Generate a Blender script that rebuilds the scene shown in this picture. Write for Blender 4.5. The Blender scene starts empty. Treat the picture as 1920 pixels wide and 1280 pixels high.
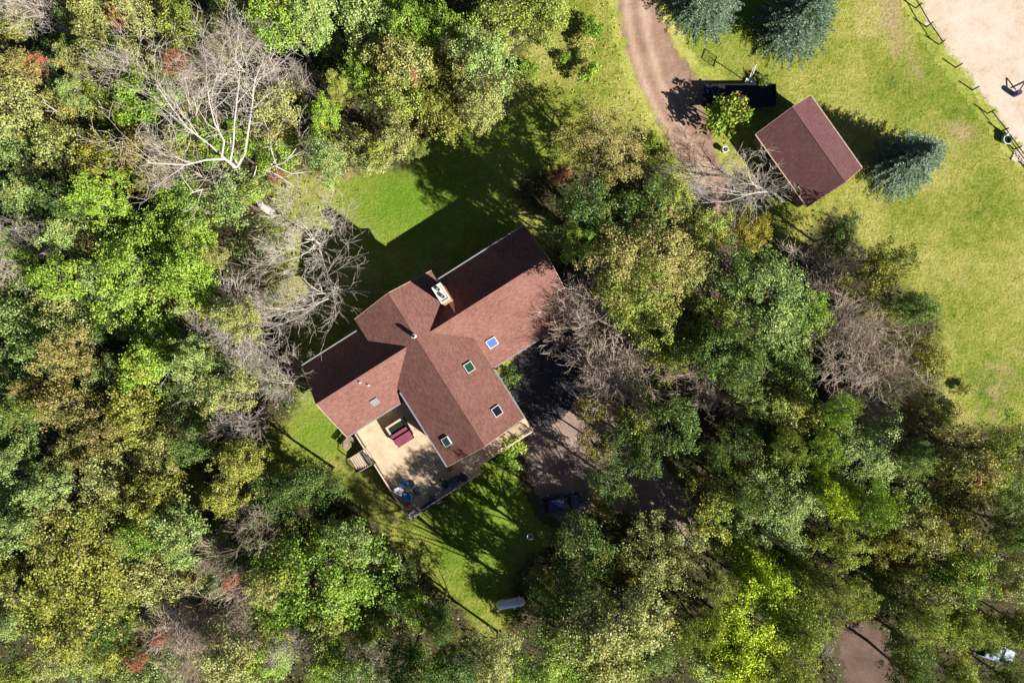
import bpy, math, random
import numpy as np
from mathutils import Vector, Matrix, noise as mnoise

random.seed(7)
RNG = np.random.default_rng(7)
SC = bpy.context.scene
COL = SC.collection
R = math.radians
PI = math.pi

# ------------------------------------------------------------------ camera, sky, sun, exposure
CAM_H = 75.0
KPX = 1920.0 / (2 * CAM_H * (18.0 / 24.0))          # photo pixels per metre on the ground
cam_data = bpy.data.cameras.new('camera')
cam_data.lens = 24.0
cam_data.sensor_width = 36.0
cam_data.clip_end = 2000.0
cam = bpy.data.objects.new('camera', cam_data)
cam.location = (0, 0, CAM_H)
COL.objects.link(cam)
SC.camera = cam

SUN_EL = R(32.5)
SUN_H = Vector((0.82, -0.57)).normalized()
SUN_DIR = Vector((SUN_H.x * math.cos(SUN_EL), SUN_H.y * math.cos(SUN_EL), math.sin(SUN_EL)))
world = bpy.data.worlds.new('World')
SC.world = world
world.use_nodes = True
wn = world.node_tree
sky = wn.nodes.new('ShaderNodeTexSky')
sky.sky_type = 'NISHITA'
sky.sun_disc = False
sky.sun_elevation = SUN_EL
sky.sun_rotation = math.atan2(SUN_H.x, SUN_H.y)
sky.air_density = 0.4
sky.dust_density = 0.2
bg = wn.nodes['Background']
bg.inputs['Strength'].default_value = 0.05
wn.links.new(sky.outputs['Color'], bg.inputs['Color'])
sun_data = bpy.data.lights.new('sun', 'SUN')
sun_data.energy = 5.0
sun_data.angle = R(0.5)
sun_data.color = (1.0, 0.95, 0.87)
sun = bpy.data.objects.new('sun', sun_data)
sun.rotation_euler = SUN_DIR.to_track_quat('Z', 'Y').to_euler()
sun.location = (40, -30, 60)
COL.objects.link(sun)
SC.view_settings.view_transform = 'Standard'
SC.view_settings.look = 'None'
SC.view_settings.gamma = 1.0
SC.view_settings.use_curve_mapping = False
SC.view_settings.exposure = 1.35
SC.cycles.max_bounces = 4
SC.cycles.diffuse_bounces = 1
SC.cycles.transparent_max_bounces = 4


def P(px, py, z=0.0):
    """the point at height z that the photograph shows at pixel (px, py)"""
    s = (CAM_H - z) / CAM_H / KPX
    return Vector(((px - 960) * s, (640 - py) * s, z))


# ------------------------------------------------------------------ helpers: objects
def tag(o, label=None, cat=None, group=None, kind=None):
    if label: o['label'] = label
    if cat: o['category'] = cat
    if group: o['group'] = group
    if kind: o['kind'] = kind
    return o


def empty(name, loc, rz=0.0):
    o = bpy.data.objects.new(name, None)
    o.empty_display_size = 0.3
    o.location = loc
    o.rotation_euler = (0, 0, rz)
    COL.objects.link(o)
    return o


def copy_tree(o, parent=None):
    c = o.copy()
    COL.objects.link(c)
    if parent is not None: c.parent = parent
    for ch in list(o.children): copy_tree(ch, c)
    return c


class MB:
    """collects shapes and links them as one mesh object"""
    def __init__(s):
        s.v, s.f, s.m, s.uv = [], [], [], {}

    def add(s, vs, fs, mat=0, uvs=None):
        b = len(s.v)
        s.v.extend([tuple(p) for p in vs])
        for i, f in enumerate(fs):
            if uvs is not None: s.uv[len(s.f)] = uvs[i]
            s.f.append(tuple(b + k for k in f))
            s.m.append(mat)

    def box(s, c, size, rz=0.0, mat=0, rot=None):
        hx, hy, hz = size[0] / 2, size[1] / 2, size[2] / 2
        M = rot if rot is not None else Matrix.Rotation(rz, 3, 'Z')
        c = Vector(c)
        vs = [c + M @ Vector((x * hx, y * hy, z * hz)) for x in (-1, 1) for y in (-1, 1) for z in (-1, 1)]
        s.add(vs, [(0, 1, 3, 2), (4, 6, 7, 5), (0, 4, 5, 1), (2, 3, 7, 6), (0, 2, 6, 4), (1, 5, 7, 3)], mat)

    def beam(s, a, b, w, h, mat=0):
        a, b = Vector(a), Vector(b)
        d = b - a
        L = d.length
        q = d.to_track_quat('X', 'Z').to_matrix()
        s.box((a + b) / 2, (L, w, h), mat=mat, rot=q)

    def tube(s, pts, rad, n=6, mat=0, cap=True):
        pts = [Vector(p) for p in pts]
        vs, fs = [], []
        ref = None
        for i, p in enumerate(pts):
            d = (pts[min(i + 1, len(pts) - 1)] - pts[max(i - 1, 0)])
            if d.length < 1e-6: d = Vector((0, 0, 1))
            d.normalize()
            if ref is None or abs(ref.dot(d)) > 0.95:
                ref = Vector((1, 0, 0)) if abs(d.x) < 0.8 else Vector((0, 1, 0))
            a = d.cross(ref).normalized()
            bb = d.cross(a)
            r = rad[i] if hasattr(rad, '__len__') else rad
            for k in range(n):
                t = 2 * PI * k / n
                vs.append(p + a * (r * math.cos(t)) + bb * (r * math.sin(t)))
        for i in range(len(pts) - 1):
            for k in range(n):
                k2 = (k + 1) % n
                fs.append((i * n + k, i * n + k2, (i + 1) * n + k2, (i + 1) * n + k))
        if cap:
            fs.append(tuple(range(n - 1, -1, -1)))
            fs.append(tuple((len(pts) - 1) * n + k for k in range(n)))
        s.add(vs, fs, mat)

    def lathe(s, prof, c=(0, 0, 0), n=16, mat=0, axis='Z', rz=0.0):
        vs, fs = [], []
        c = Vector(c)
        Mz = Matrix.Rotation(rz, 3, 'Z')
        for (r, z) in prof:
            for k in range(n):
                t = 2 * PI * k / n
                p = Vector((r * math.cos(t), r * math.sin(t), z))
                if axis == 'X': p = Vector((p.z, p.x, p.y))
                vs.append(c + Mz @ p)
        for i in range(len(prof) - 1):
            for k in range(n):
                k2 = (k + 1) % n
                fs.append((i * n + k, i * n + k2, (i + 1) * n + k2, (i + 1) * n + k))
        fs.append(tuple(range(n - 1, -1, -1)))
        fs.append(tuple((len(prof) - 1) * n + k for k in range(n)))
        s.add(vs, fs, mat)

    def slab(s, quad, t, mat=0, uvscale=1.0):
        """a flat polygon (counter-clockwise from above) with thickness t below it"""
        q = [Vector(p) for p in quad]
        n = len(q)
        e = (q[1] - q[0]).normalized()
        nn = (q[1] - q[0]).cross(q[2] - q[1]).normalized()
        f = nn.cross(e)
        uv = [(((p - q[0]).dot(e)) * uvscale, ((p - q[0]).dot(f)) * uvscale) for p in q]
        vs = q + [p - nn * t for p in q]
        fs = [tuple(range(n)), tuple(range(2 * n - 1, n - 1, -1))]
        uvs = [uv, uv[::-1]]
        for k in range(n):
            k2 = (k + 1) % n
            fs.append((k, n + k, n + k2, k2))
            uvs.append([uv[k], uv[k], uv[k2], uv[k2]])
        s.add(vs, fs, mat, uvs)

    def build(s, name, mats, parent=None, smooth=False, loc=None, rz=None):
        me = bpy.data.meshes.new(name)
        me.from_pydata(s.v, [], s.f)
        if not isinstance(mats, (list, tuple)): mats = [mats]
        for m in mats: me.materials.append(m)
        if len(mats) > 1: me.polygons.foreach_set('material_index', s.m)
        if s.uv:
            ul = me.uv_layers.new(name='UVMap')
            for i, uv in s.uv.items():
                for k, li in enumerate(me.polygons[i].loop_indices): ul.data[li].uv = uv[k]
        if smooth: me.polygons.foreach_set('use_smooth', [True] * len(me.polygons))
        me.update()
        o = bpy.data.objects.new(name, me)
        COL.objects.link(o)
        if parent is not None: o.parent = parent
        if loc is not None: o.location = loc
        if rz is not None: o.rotation_euler = (0, 0, rz)
        return o


def quads_mesh(name, V, mats):
    """V: (n,4,3) array -> a mesh of n separate quads"""
    n = V.shape[0]
    me = bpy.data.meshes.new(name)
    me.vertices.add(n * 4)
    me.vertices.foreach_set('co', V.reshape(-1).astype(np.float32))
    me.loops.add(n * 4)
    me.loops.foreach_set('vertex_index', np.arange(n * 4, dtype=np.int32))
    me.polygons.add(n)
    me.polygons.foreach_set('loop_start', np.arange(0, n * 4, 4, dtype=np.int32))
    me.polygons.foreach_set('loop_total', np.full(n, 4, dtype=np.int32))
    for m in (mats if isinstance(mats, (list, tuple)) else [mats]): me.materials.append(m)
    me.update(calc_edges=True)
    return me


def leaf_quads(C, N, size, rng, aspect=0.62, droop=0.0):
    """diamond leaves centred at C with normals N"""
    n = len(C)
    N = N / (np.linalg.norm(N, axis=1, keepdims=True) + 1e-9)
    A = rng.normal(size=(n, 3))
    T = np.cross(N, A)
    T /= (np.linalg.norm(T, axis=1, keepdims=True) + 1e-9)
    B = np.cross(N, T)
    s = size.reshape(-1, 1) if hasattr(size, 'reshape') else size
    V = np.empty((n, 4, 3))
    V[:, 0] = C - T * s
    V[:, 1] = C - B * s * aspect + T * s * 0.1
    V[:, 2] = C + T * s - N * s * droop
    V[:, 3] = C + B * s * aspect + T * s * 0.1
    return V


# ------------------------------------------------------------------ helpers: materials
def new_mat(name):
    m = bpy.data.materials.new(name)
    m.use_nodes = True
    nt = m.node_tree
    return m, nt, nt.nodes['Principled BSDF']


def nd(nt, typ, **kw):
    n = nt.nodes.new(typ)
    for k, v in kw.items():
        if k in n.inputs: n.inputs[k].default_value = v
        else: setattr(n, k, v)
    return n


def ramp(nt, fac, stops, interp='LINEAR'):
    r = nt.nodes.new('ShaderNodeValToRGB')
    r.color_ramp.interpolation = interp
    e = r.color_ramp.elements
    while len(e) < len(stops): e.new(0.5)
    for i, (p, c) in enumerate(stops):
        e[i].position = p
        e[i].color = (*c, 1) if len(c) == 3 else c
    nt.links.new(fac, r.inputs[0])
    return r.outputs[0]


def mixc(nt, fac, a, b, typ='MIX'):
    m = nt.nodes.new('ShaderNodeMix')
    m.data_type = 'RGBA'
    m.blend_type = typ
    for sock, val in ((m.inputs[0], fac), (m.inputs[6], a), (m.inputs[7], b)):
        if hasattr(val, 'is_output'): nt.links.new(val, sock)
        else: sock.default_value = val if isinstance(val, (int, float)) else ((*val, 1) if len(val) == 3 else val)
    return m.outputs[2]


def mth(nt, op, a, b=None, c=None, clamp=False):
    m = nt.nodes.new('ShaderNodeMath')
    m.operation = op
    m.use_clamp = clamp
    for i, v in enumerate((a, b, c)):
        if v is None: continue
        if hasattr(v, 'is_output'): nt.links.new(v, m.inputs[i])
        else: m.inputs[i].default_value = v
    return m.outputs[0]


def noise(nt, scale, detail=4.0, rough=0.55, coord=None, dist=0.0):
    n = nd(nt, 'ShaderNodeTexNoise', Scale=scale, Detail=detail, Roughness=rough, Distortion=dist)
    if coord is not None: nt.links.new(coord, n.inputs['Vector'])
    return n.outputs['Fac']


def bump(nt, bsdf, h, strength=0.4, dist=0.05):
    b = nd(nt, 'ShaderNodeBump', Strength=strength, Distance=dist)
    nt.links.new(h, b.inputs['Height'])
    nt.links.new(b.outputs[0], bsdf.inputs['Normal'])


def simple(name, col, rough=0.7, var=0.25, scale=3.0, metal=0.0, bumpy=0.0, spec=0.3):
    m, nt, b = new_mat(name)
    tc = nd(nt, 'ShaderNodeTexCoord').outputs['Object']
    f = noise(nt, scale, 5, 0.6, tc)
    c = ramp(nt, f, [(0.25, tuple(x * (1 - var) for x in col)), (0.75, tuple(min(1, x * (1 + var)) for x in col))])
    nt.links.new(c, b.inputs['Base Color'])
    b.inputs['Roughness'].default_value = rough
    b.inputs['Metallic'].default_value = metal
    b.inputs['Specular IOR Level'].default_value = spec
    if bumpy: bump(nt, b, f, bumpy, 0.02)
    return m


def leaf_mat(name, cols, spot=None, transl=0.24):
    """leaves: every leaf its own tint, patches of tint through the crown, each tree a little different"""
    m, nt, b = new_mat(name)
    geo = nd(nt, 'ShaderNodeNewGeometry')
    oi = nd(nt, 'ShaderNodeObjectInfo')
    tc = nd(nt, 'ShaderNodeTexCoord')
    off = nd(nt, 'ShaderNodeVectorMath', operation='ADD')
    nt.links.new(tc.outputs['Object'], off.inputs[0])
    sc = nd(nt, 'ShaderNodeVectorMath', operation='SCALE')
    sc.inputs[0].default_value = (37, 91, 53)
    nt.links.new(oi.outputs['Random'], sc.inputs['Scale'])
    nt.links.new(sc.outputs[0], off.inputs[1])
    n1 = noise(nt, 0.55, 3, 0.6, off.outputs[0])
    f = mth(nt, 'ADD', mth(nt, 'MULTIPLY', geo.outputs['Random Per Island'], 0.62), mth(nt, 'MULTIPLY', n1, 0.78))
    f = mth(nt, 'ADD', f, mth(nt, 'MULTIPLY', mth(nt, 'SUBTRACT', oi.outputs['Random'], 0.5), 0.35))
    k = len(cols)
    c = ramp(nt, f, [(0.25 + 0.7 * i / (k - 1), cols[i]) for i in range(k)])
    if spot:
        n2 = noise(nt, 0.35, 2, 0.5, off.outputs[0])
        sf = ramp(nt, n2, [(0.56, (0, 0, 0)), (0.68, (0.8, 0.8, 0.8))])
        c = mixc(nt, sf, c, spot)
    nt.nodes.remove(b)
    out = nt.nodes['Material Output']
    d = nd(nt, 'ShaderNodeBsdfDiffuse')
    t = nd(nt, 'ShaderNodeBsdfTranslucent')
    g = nd(nt, 'ShaderNodeBsdfGlossy', Roughness=0.45)
    g.inputs['Color'].default_value = (1, 1, 1, 1)
    nt.links.new(c, d.inputs['Color'])
    nt.links.new(mixc(nt, 0.5, c, (0.26, 0.30, 0.03)), t.inputs['Color'])
    m1 = nd(nt, 'ShaderNodeMixShader', Fac=transl)
    nt.links.new(d.outputs[0], m1.inputs[1]); nt.links.new(t.outputs[0], m1.inputs[2])
    m2 = nd(nt, 'ShaderNodeMixShader', Fac=0.012)
    nt.links.new(m1.outputs[0], m2.inputs[1]); nt.links.new(g.outputs[0], m2.inputs[2])
    nt.links.new(m2.outputs[0], out.inputs['Surface'])
    return m


LEAF = {
    'o': leaf_mat('olive_leaves', [(.07, .085, .018), (.25, .275, .07), (.43, .445, .16)], (.33, .26, .06)),
    'k': leaf_mat('yellowish_green_leaves', [(.06, .085, .012), (.21, .28, .04), (.40, .46, .10)], (.34, .30, .05)),
    'g': leaf_mat('green_leaves', [(.045, .09, .01), (.16, .29, .03), (.32, .46, .06)], (.34, .36, .06)),
    'b': leaf_mat('greyish_green_leaves', [(.045, .085, .02), (.18, .285, .07), (.36, .46, .145)], (.32, .33, .10)),
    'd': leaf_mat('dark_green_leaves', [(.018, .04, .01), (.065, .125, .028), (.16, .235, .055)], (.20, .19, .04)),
    'y': leaf_mat('yellow_leaves', [(.09, .10, .016), (.27, .285, .045), (.44, .435, .095)], (.26, .28, .05)),
    'l': leaf_mat('lime_leaves', [(.13, .24, .01), (.36, .52, .02), (.56, .62, .035)], (.50, .46, .03)),
    'n': leaf_mat('brownish_leaves', [(.07, .06, .018), (.24, .205, .06), (.39, .345, .115)], (.20, .21, .05)),
    'r': leaf_mat('red_leaves', [(.16, .03, .025), (.44, .09, .07), (.50, .20, .13)], (.38, .22, .08)),
    's': leaf_mat('scrub_leaves', [(.18, .20, .03), (.38, .38, .08), (.50, .46, .16)], (.42, .34, .12)),
    'm': leaf_mat('mottled_leaves', [(.03, .06, .012), (.12, .15, .03), (.42, .36, .045)], (.38, .28, .04)),
}
M_NEEDLE = leaf_mat('spruce_needles', [(.025, .055, .026), (.07, .125, .07), (.20, .275, .185)], None, 0.15)
M_BARK = simple('bark', (.12, .095, .075), 0.9, 0.4, 6, bumpy=0.6)
M_PALE = simple('pale_bark', (.42, .36, .31), 0.85, 0.3, 4, bumpy=0.4)
M_GIANT = simple('weathered_pale_bark', (.44, .39, .33), 0.85, 0.3, 4, bumpy=0.4)
M_TWIG = simple('brown_twigs', (.40, .32, .25), 0.85, 0.35, 3)
M_GREYTWIG = simple('grey_twigs', (.42, .37, .32), 0.85, 0.3, 3)


# ground materials share one grass group
def grass_nodes(nt, coord):
    n0 = noise(nt, 0.09, 3, 0.55, coord)
    n1 = noise(nt, 0.9, 5, 0.7, coord)
    n2 = noise(nt, 3.2, 6, 0.85, coord)
    f = mth(nt, 'ADD', mth(nt, 'MULTIPLY', n1, 0.5), mth(nt, 'MULTIPLY', mth(nt, 'SUBTRACT', n2, 0.2), 0.9))
    f = mth(nt, 'ADD', f, mth(nt, 'MULTIPLY', mth(nt, 'SUBTRACT', n0, 0.5), 0.7))
    c = ramp(nt, f, [(0.26, (.05, .10, .010)), (0.41, (.14, .19, .022)), (0.52, (.235, .25, .042)), (0.63, (.33, .315, .085)), (0.80, (.45, .40, .19))])
    return c, n2


def ground_material():
    m, nt, b = new_mat('lawn_and_woodland_floor')
    geo = nd(nt, 'ShaderNodeNewGeometry').outputs['Position']
    at = nd(nt, 'ShaderNodeVertexColor', layer_name='cover')
    sep = nd(nt, 'ShaderNodeSeparateColor')
    nt.links.new(at.outputs['Color'], sep.inputs[0])
    grass, fine = grass_nodes(nt, geo)
    # lush / dry lawn
    lush = mixc(nt, mth(nt, 'MULTIPLY', sep.outputs['Blue'], 0.8), grass, (.095, .215, .011))
    n3 = noise(nt, 1.6, 5, 0.75, geo)
    dry_c = ramp(nt, noise(nt, 3.0, 4, 0.7, geo), [(0.3, (.25, .19, .08)), (0.6, (.40, .29, .16)), (0.8, (.46, .35, .22))])
    df = ramp(nt, mth(nt, 'ADD', sep.outputs['Green'], mth(nt, 'MULTIPLY', mth(nt, 'SUBTRACT', noise(nt, 0.55, 7, 0.8, geo, 0.6), 0.5), 2.4)), [(0.34, (0, 0, 0)), (1.0, (1, 1, 1))])
    c = mixc(nt, df, lush, dry_c)
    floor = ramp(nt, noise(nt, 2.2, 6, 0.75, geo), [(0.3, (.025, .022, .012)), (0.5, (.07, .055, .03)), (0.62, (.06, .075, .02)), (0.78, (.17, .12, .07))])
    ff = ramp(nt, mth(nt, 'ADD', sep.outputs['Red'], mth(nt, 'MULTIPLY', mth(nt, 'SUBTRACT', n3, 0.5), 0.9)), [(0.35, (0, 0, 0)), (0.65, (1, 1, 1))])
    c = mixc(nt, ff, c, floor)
    nt.links.new(c, b.inputs['Base Color'])
    b.inputs['Roughness'].default_value = 0.95
    b.inputs['Specular IOR Level'].default_value = 0.1
    bump(nt, b, mth(nt, 'ADD', fine, n3), 1.0, 0.16)
    return m


def dirt_material(name, stops, edge_noise=1.7, streak=None, grass=True, bump_d=0.05, edge_col=None):
    m, nt, b = new_mat(name)
    geo = nd(nt, 'ShaderNodeNewGeometry').outputs['Position']
    at = nd(nt, 'ShaderNodeVertexColor', layer_name='edge')
    sep = nd(nt, 'ShaderNodeSeparateColor')
    nt.links.new(at.outputs['Color'], sep.inputs[0])
    f = mth(nt, 'ADD', mth(nt, 'MULTIPLY', noise(nt, 0.35, 5, 0.7, geo), 0.75), mth(nt, 'MULTIPLY', noise(nt, 3.5, 6, 0.85, geo), 0.55))
    f = mth(nt, 'ADD', f, mth(nt, 'MULTIPLY', mth(nt, 'SUBTRACT', sep.outputs['Green'], 0.5), 0.35))
    f = mth(nt, 'SUBTRACT', f, 0.13)
    c = ramp(nt, f, stops)
    gc, fine = grass_nodes(nt, geo)
    if edge_col: gc = mixc(nt, noise(nt, 3.0, 5, 0.8, geo), tuple(x * .4 for x in edge_col), tuple(x * 1.6 for x in edge_col))
    if grass:
        e = mth(nt, 'ADD', sep.outputs['Red'], mth(nt, 'MULTIPLY', mth(nt, 'SUBTRACT', noise(nt, 0.8, 5, 0.75, geo), 0.5), edge_noise))
        c = mixc(nt, ramp(nt, e, [(0.42, (0, 0, 0)), (0.60, (1, 1, 1))]), gc, c)
    nt.links.new(c, b.inputs['Base Color'])
    b.inputs['Roughness'].default_value = 0.95
    b.inputs['Specular IOR Level'].default_value = 0.15
    bump(nt, b, f, 0.7, bump_d)
    return m


M_GROUND = ground_material()
M_DRIVE = dirt_material('dirt_drive', [(0.3, (.19, .12, .085)), (0.5, (.30, .20, .145)), (0.65, (.36, .25, .18)), (0.8, (.42, .31, .23))])
M_SAND = dirt_material('arena_sand', [(0.28, (.20, .15, .09)), (0.38, (.34, .27, .18)), (0.46, (.42, .34, .26)), (0.6, (.47, .40, .33)), (0.8, (.53, .47, .41))])
M_GRAVEL = dirt_material('grey_gravel', [(0.3, (.12, .085, .07)), (0.5, (.22, .16, .135)), (0.7, (.32, .24, .20)), (0.85, (.40, .31, .26))], edge_col=(.08, .065, .03))
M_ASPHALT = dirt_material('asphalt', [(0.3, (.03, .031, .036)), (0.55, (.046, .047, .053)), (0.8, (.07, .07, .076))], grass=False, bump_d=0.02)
M_BAREDIRT = dirt_material('woodland_dirt', [(0.3, (.07, .042, .03)), (0.5, (.10, .065, .05)), (0.75, (.16, .11, .085))], edge_col=(.06, .05, .025))


def shingle_mat(name, base, dark, light):
    m, nt, b = new_mat(name)
    uv = nd(nt, 'ShaderNodeTexCoord').outputs['UV']
    obj = nd(nt, 'ShaderNodeTexCoord').outputs['Object']
    br = nd(nt, 'ShaderNodeTexBrick', Scale=1.0)
    br.offset = 0.5
    br.inputs['Brick Width'].default_value = 0.33
    br.inputs['Row Height'].default_value = 0.15
    br.inputs['Mortar Size'].default_value = 0.007
    br.inputs['Color1'].default_value = (0, 0, 0, 1)
    br.inputs['Color2'].default_value = (1, 1, 1, 1)
    br.inputs['Mortar'].default_value = (0.1, 0.1, 0.1, 1)
    nt.links.new(uv, br.inputs['Vector'])
    f = mth(nt, 'ADD', mth(nt, 'MULTIPLY', br.outputs['Color'], 0.2), mth(nt, 'MULTIPLY', noise(nt, 5.0, 6, 0.85, obj), 0.75))
    f = mth(nt, 'ADD', f, mth(nt, 'MULTIPLY', mth(nt, 'SUBTRACT', noise(nt, 0.5, 3, 0.6, obj), 0.5), 0.35))
    c = ramp(nt, f, [(0.2, dark), (0.45, base), (0.75, light)])
    c = mixc(nt, mth(nt, 'MULTIPLY', br.outputs['Fac'], 0.6), c, dark)
    nt.links.new(c, b.inputs['Base Color'])
    b.inputs['Roughness'].default_value = 0.92
    b.inputs['Specular IOR Level'].default_value = 0.15
    bump(nt, b, br.outputs['Color'], 0.35, 0.015)
    return m


M_SHINGLE = shingle_mat('brown_red_shingles', (.152, .071, .057), (.080, .036, .029), (.22, .118, .094))
M_SHINGLE2 = shingle_mat('plum_brown_shingles', (.112, .052, .052), (.072, .033, .034), (.155, .078, .078))
M_CAP = simple('ridge_shingles', (.15, .068, .053), 0.92, 0.25, 6)
M_CAP2 = simple('plum_ridge_shingles', (.13, .06, .06), 0.92, 0.25, 6)
M_WALL = simple('brown_siding', (.22, .15, .11), 0.8, 0.15, 2)
M_WHITE = simple('white_paint', (.72, .70, .66), 0.5, 0.08, 4)
M_GUTTER = simple('grey_gutter', (.22, .215, .23), 0.4, 0.1, 2)
M_BRICKC = simple('chimney_brick', (.34, .15, .09), 0.9, 0.35, 9, bumpy=0.4)
M_CONC = simple('pale_mortar', (.62, .56, .47), 0.85, 0.15, 6)
M_DARK = simple('dark_metal', (.03, .03, .035), 0.5, 0.2, 5)
M_BLACK = simple('black', (.012, .012, .013), 0.7, 0.2, 5)
M_DECK = simple('weathered_deck_boards', (.50, .375, .25), 0.85, 0.25, 1.3)
M_RAIL = simple('rail_wood', (.36, .27, .20), 0.85, 0.25, 3)
M_STEP = simple('stair_wood', (.48, .38, .30), 0.85, 0.2, 3)
M_FENCE = simple('dark_fence_wood', (.035, .026, .022), 0.9, 0.3, 3)
M_MAROON = simple('maroon_vinyl', (.19, .045, .075), 0.6, 0.2, 2)
M_BLUE = simple('blue_fabric', (.02, .20, .48), 0.7, 0.2, 3)
M_NAVY = simple('navy_cover', (.02, .03, .10), 0.7, 0.3, 3)
M_ORANGE = simple('terracotta', (.50, .16, .06), 0.8, 0.2, 3)
M_TANK = simple('pale_blue_white_tank', (.70, .75, .84), 0.45, 0.06, 1.2, spec=0.5)
M_SILVER = simple('silver_car_paint', (.17, .22, .33), 0.55, 0.05, 1, spec=0.25)
M_DKBLUE = simple('dark_blue_car_paint', (.02, .03, .09), 0.25, 0.08, 1, spec=0.5)
M_TYRE = simple('tyre_rubber', (.015, .015, .016), 0.9, 0.2, 4)
M_RED = simple('tail_light_red', (.35, .02, .02), 0.3, 0.05, 2)
M_GREYPLASTIC = simple('grey_plastic', (.55, .55, .58), 0.5, 0.08, 3)
M_WATER = simple('dark_water', (.02, .025, .015), 0.15, 0.3, 3, spec=0.5)
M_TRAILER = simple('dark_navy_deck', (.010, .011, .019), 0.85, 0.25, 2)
M_BARREL = simple('blue_barrel_plastic', (.045, .04, .13), 0.45, 0.15, 3)
M_PALEGREEN = simple('pale_green_plastic', (.45, .55, .48), 0.6, 0.12, 3)


def glass(name, col, rough=0.05):
    m, nt, b = new_mat(name)
    b.inputs['Base Color'].default_value = (*col, 1)
    b.inputs['Roughness'].default_value = rough
    b.inputs['Specular IOR Level'].default_value = 0.6
    return m


M_PANE_BLUE = glass('blue_tinted_pane', (.06, .11, .27))
M_PANE_GREEN = glass('green_tinted_pane', (.015, .055, .03))
M_PANE_DARK = glass('dark_pane', (.008, .010, .014))
M_PANE_PALE = glass('pale_dome_pane', (.11, .15, .12), 0.7)
M_LENS = glass('lamp_lens', (.6, .6, .6), 0.1)

# ------------------------------------------------------------------ where the trees stand: one letter per 80-pixel cell of the photograph
GRID = [
    #0     6     12    18
    'oBoogggbbgdygs..........',  # 0
    'oooo..B,ggngss..........',  # 1
    'ooyg..gg,yyo............',  # 2
    'bodogggboo....ns........',  # 3
    'odgdgb......,ggo........',  # 4
    'bbdgg........gdoyd.d....',  # 5
    'bgggg........,noyggTm...',  # 6
    'bodggb.......TgggggTmm..',  # 7
    'bodgbb........Tmddd,Tm..',  # 8
    'dnoydb........,o,dggTns.',  # 9
    'bonody.........mddoggdno',  # 10
    'bboy.ydd........,dg.gond',  # 11
    'bnyyddddg....d,oogggmgmdo'[:24],  # 12
    'b..ynTggod..ndmoglonTooo',  # 13
    'bgdgTTgogdd.d,,oolo..ooo',  # 14
    'ooogToggbddb,,ooolo,.d,,',  # 15
]


def cell(px, py):
    c, r = int(px // 80), int(py // 80)
    if c < 0 or c > 23 or r < 0 or r > 15:
        c, r = min(max(c, 0), 23), min(max(r, 0), 15)
    return GRID[r][c]


FG = np.array([[0.0 if ch in '.s' else 1.0 for ch in row] for row in GRID])
FG[3:10, 5:8] = np.maximum(FG[3:10, 5:8], [[.7, .4, 0], [.8, .2, 0], [.9, .4, 0], [.9, .5, 0], [1, .6, 0], [1, .8, 0], [1, 1, 0]])
FG[14:16, 19:21] = 1


def forest_at(px, py):
    """0 open .. 1 woodland, smooth between the cells (arrays)"""
    x = np.clip(px / 80 - 0.5, 0, 22.999); y = np.clip(py / 80 - 0.5, 0, 14.999)
    i, j = x.astype(int), y.astype(int)
    u, v = x - i, y - j
    return (FG[j, i] * (1 - u) + FG[j, i + 1] * u) * (1 - v) + (FG[j + 1, i] * (1 - u) + FG[j + 1, i + 1] * u) * v


# ------------------------------------------------------------------ the ground
def grid_mesh(name, xs, ys, z, mat, layer, colour):
    X, Y = np.meshgrid(xs, ys)
    ny, nx = X.shape
    V = np.stack([X, Y, np.full_like(X, z)], -1).reshape(-1, 3)
    idx = np.arange(nx * ny).reshape(ny, nx)
    F = np.stack([idx[:-1, :-1], idx[:-1, 1:], idx[1:, 1:], idx[1:, :-1]], -1).reshape(-1, 4)
    return V, F


def mesh_np(name, V, F, mat, layer=None, colour=None):
    me = bpy.data.meshes.new(name)
    me.vertices.add(len(V)); me.vertices.foreach_set('co', V.reshape(-1).astype(np.float32))
    me.loops.add(F.size); me.loops.foreach_set('vertex_index', F.reshape(-1).astype(np.int32))
    me.polygons.add(len(F))
    me.polygons.foreach_set('loop_start', np.arange(0, F.size, 4, dtype=np.int32))
    me.polygons.foreach_set('loop_total', np.full(len(F), 4, dtype=np.int32))
    me.materials.append(mat)
    me.update(calc_edges=True)
    if layer:
        a = me.color_attributes.new(layer, 'FLOAT_COLOR', 'POINT')
        a.data.foreach_set('color', colour.reshape(-1).astype(np.float32))
    o = bpy.data.objects.new(name, me)
    COL.objects.link(o)
    return o


def steps(lo, hi, inner_lo, inner_hi, d):
    a = np.arange(inner_lo, inner_hi, d)
    return np.concatenate([[lo, lo * .5 + inner_lo * .5, inner_lo - 6], a, [inner_hi + 6, hi * .5 + inner_hi * .5, hi]])


gx = steps(-600, 600, -62, 62, 0.5)
gy = steps(-600, 600, -42, 42, 0.5)
V, F = grid_mesh('ground', gx, gy, 0.0, M_GROUND, None, None)
PX = V[:, 0] * KPX + 960; PY = 640 - V[:, 1] * KPX
cover = np.zeros((len(V), 4)); cover[:, 3] = 1
cover[:, 0] = forest_at(PX, PY)
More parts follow.
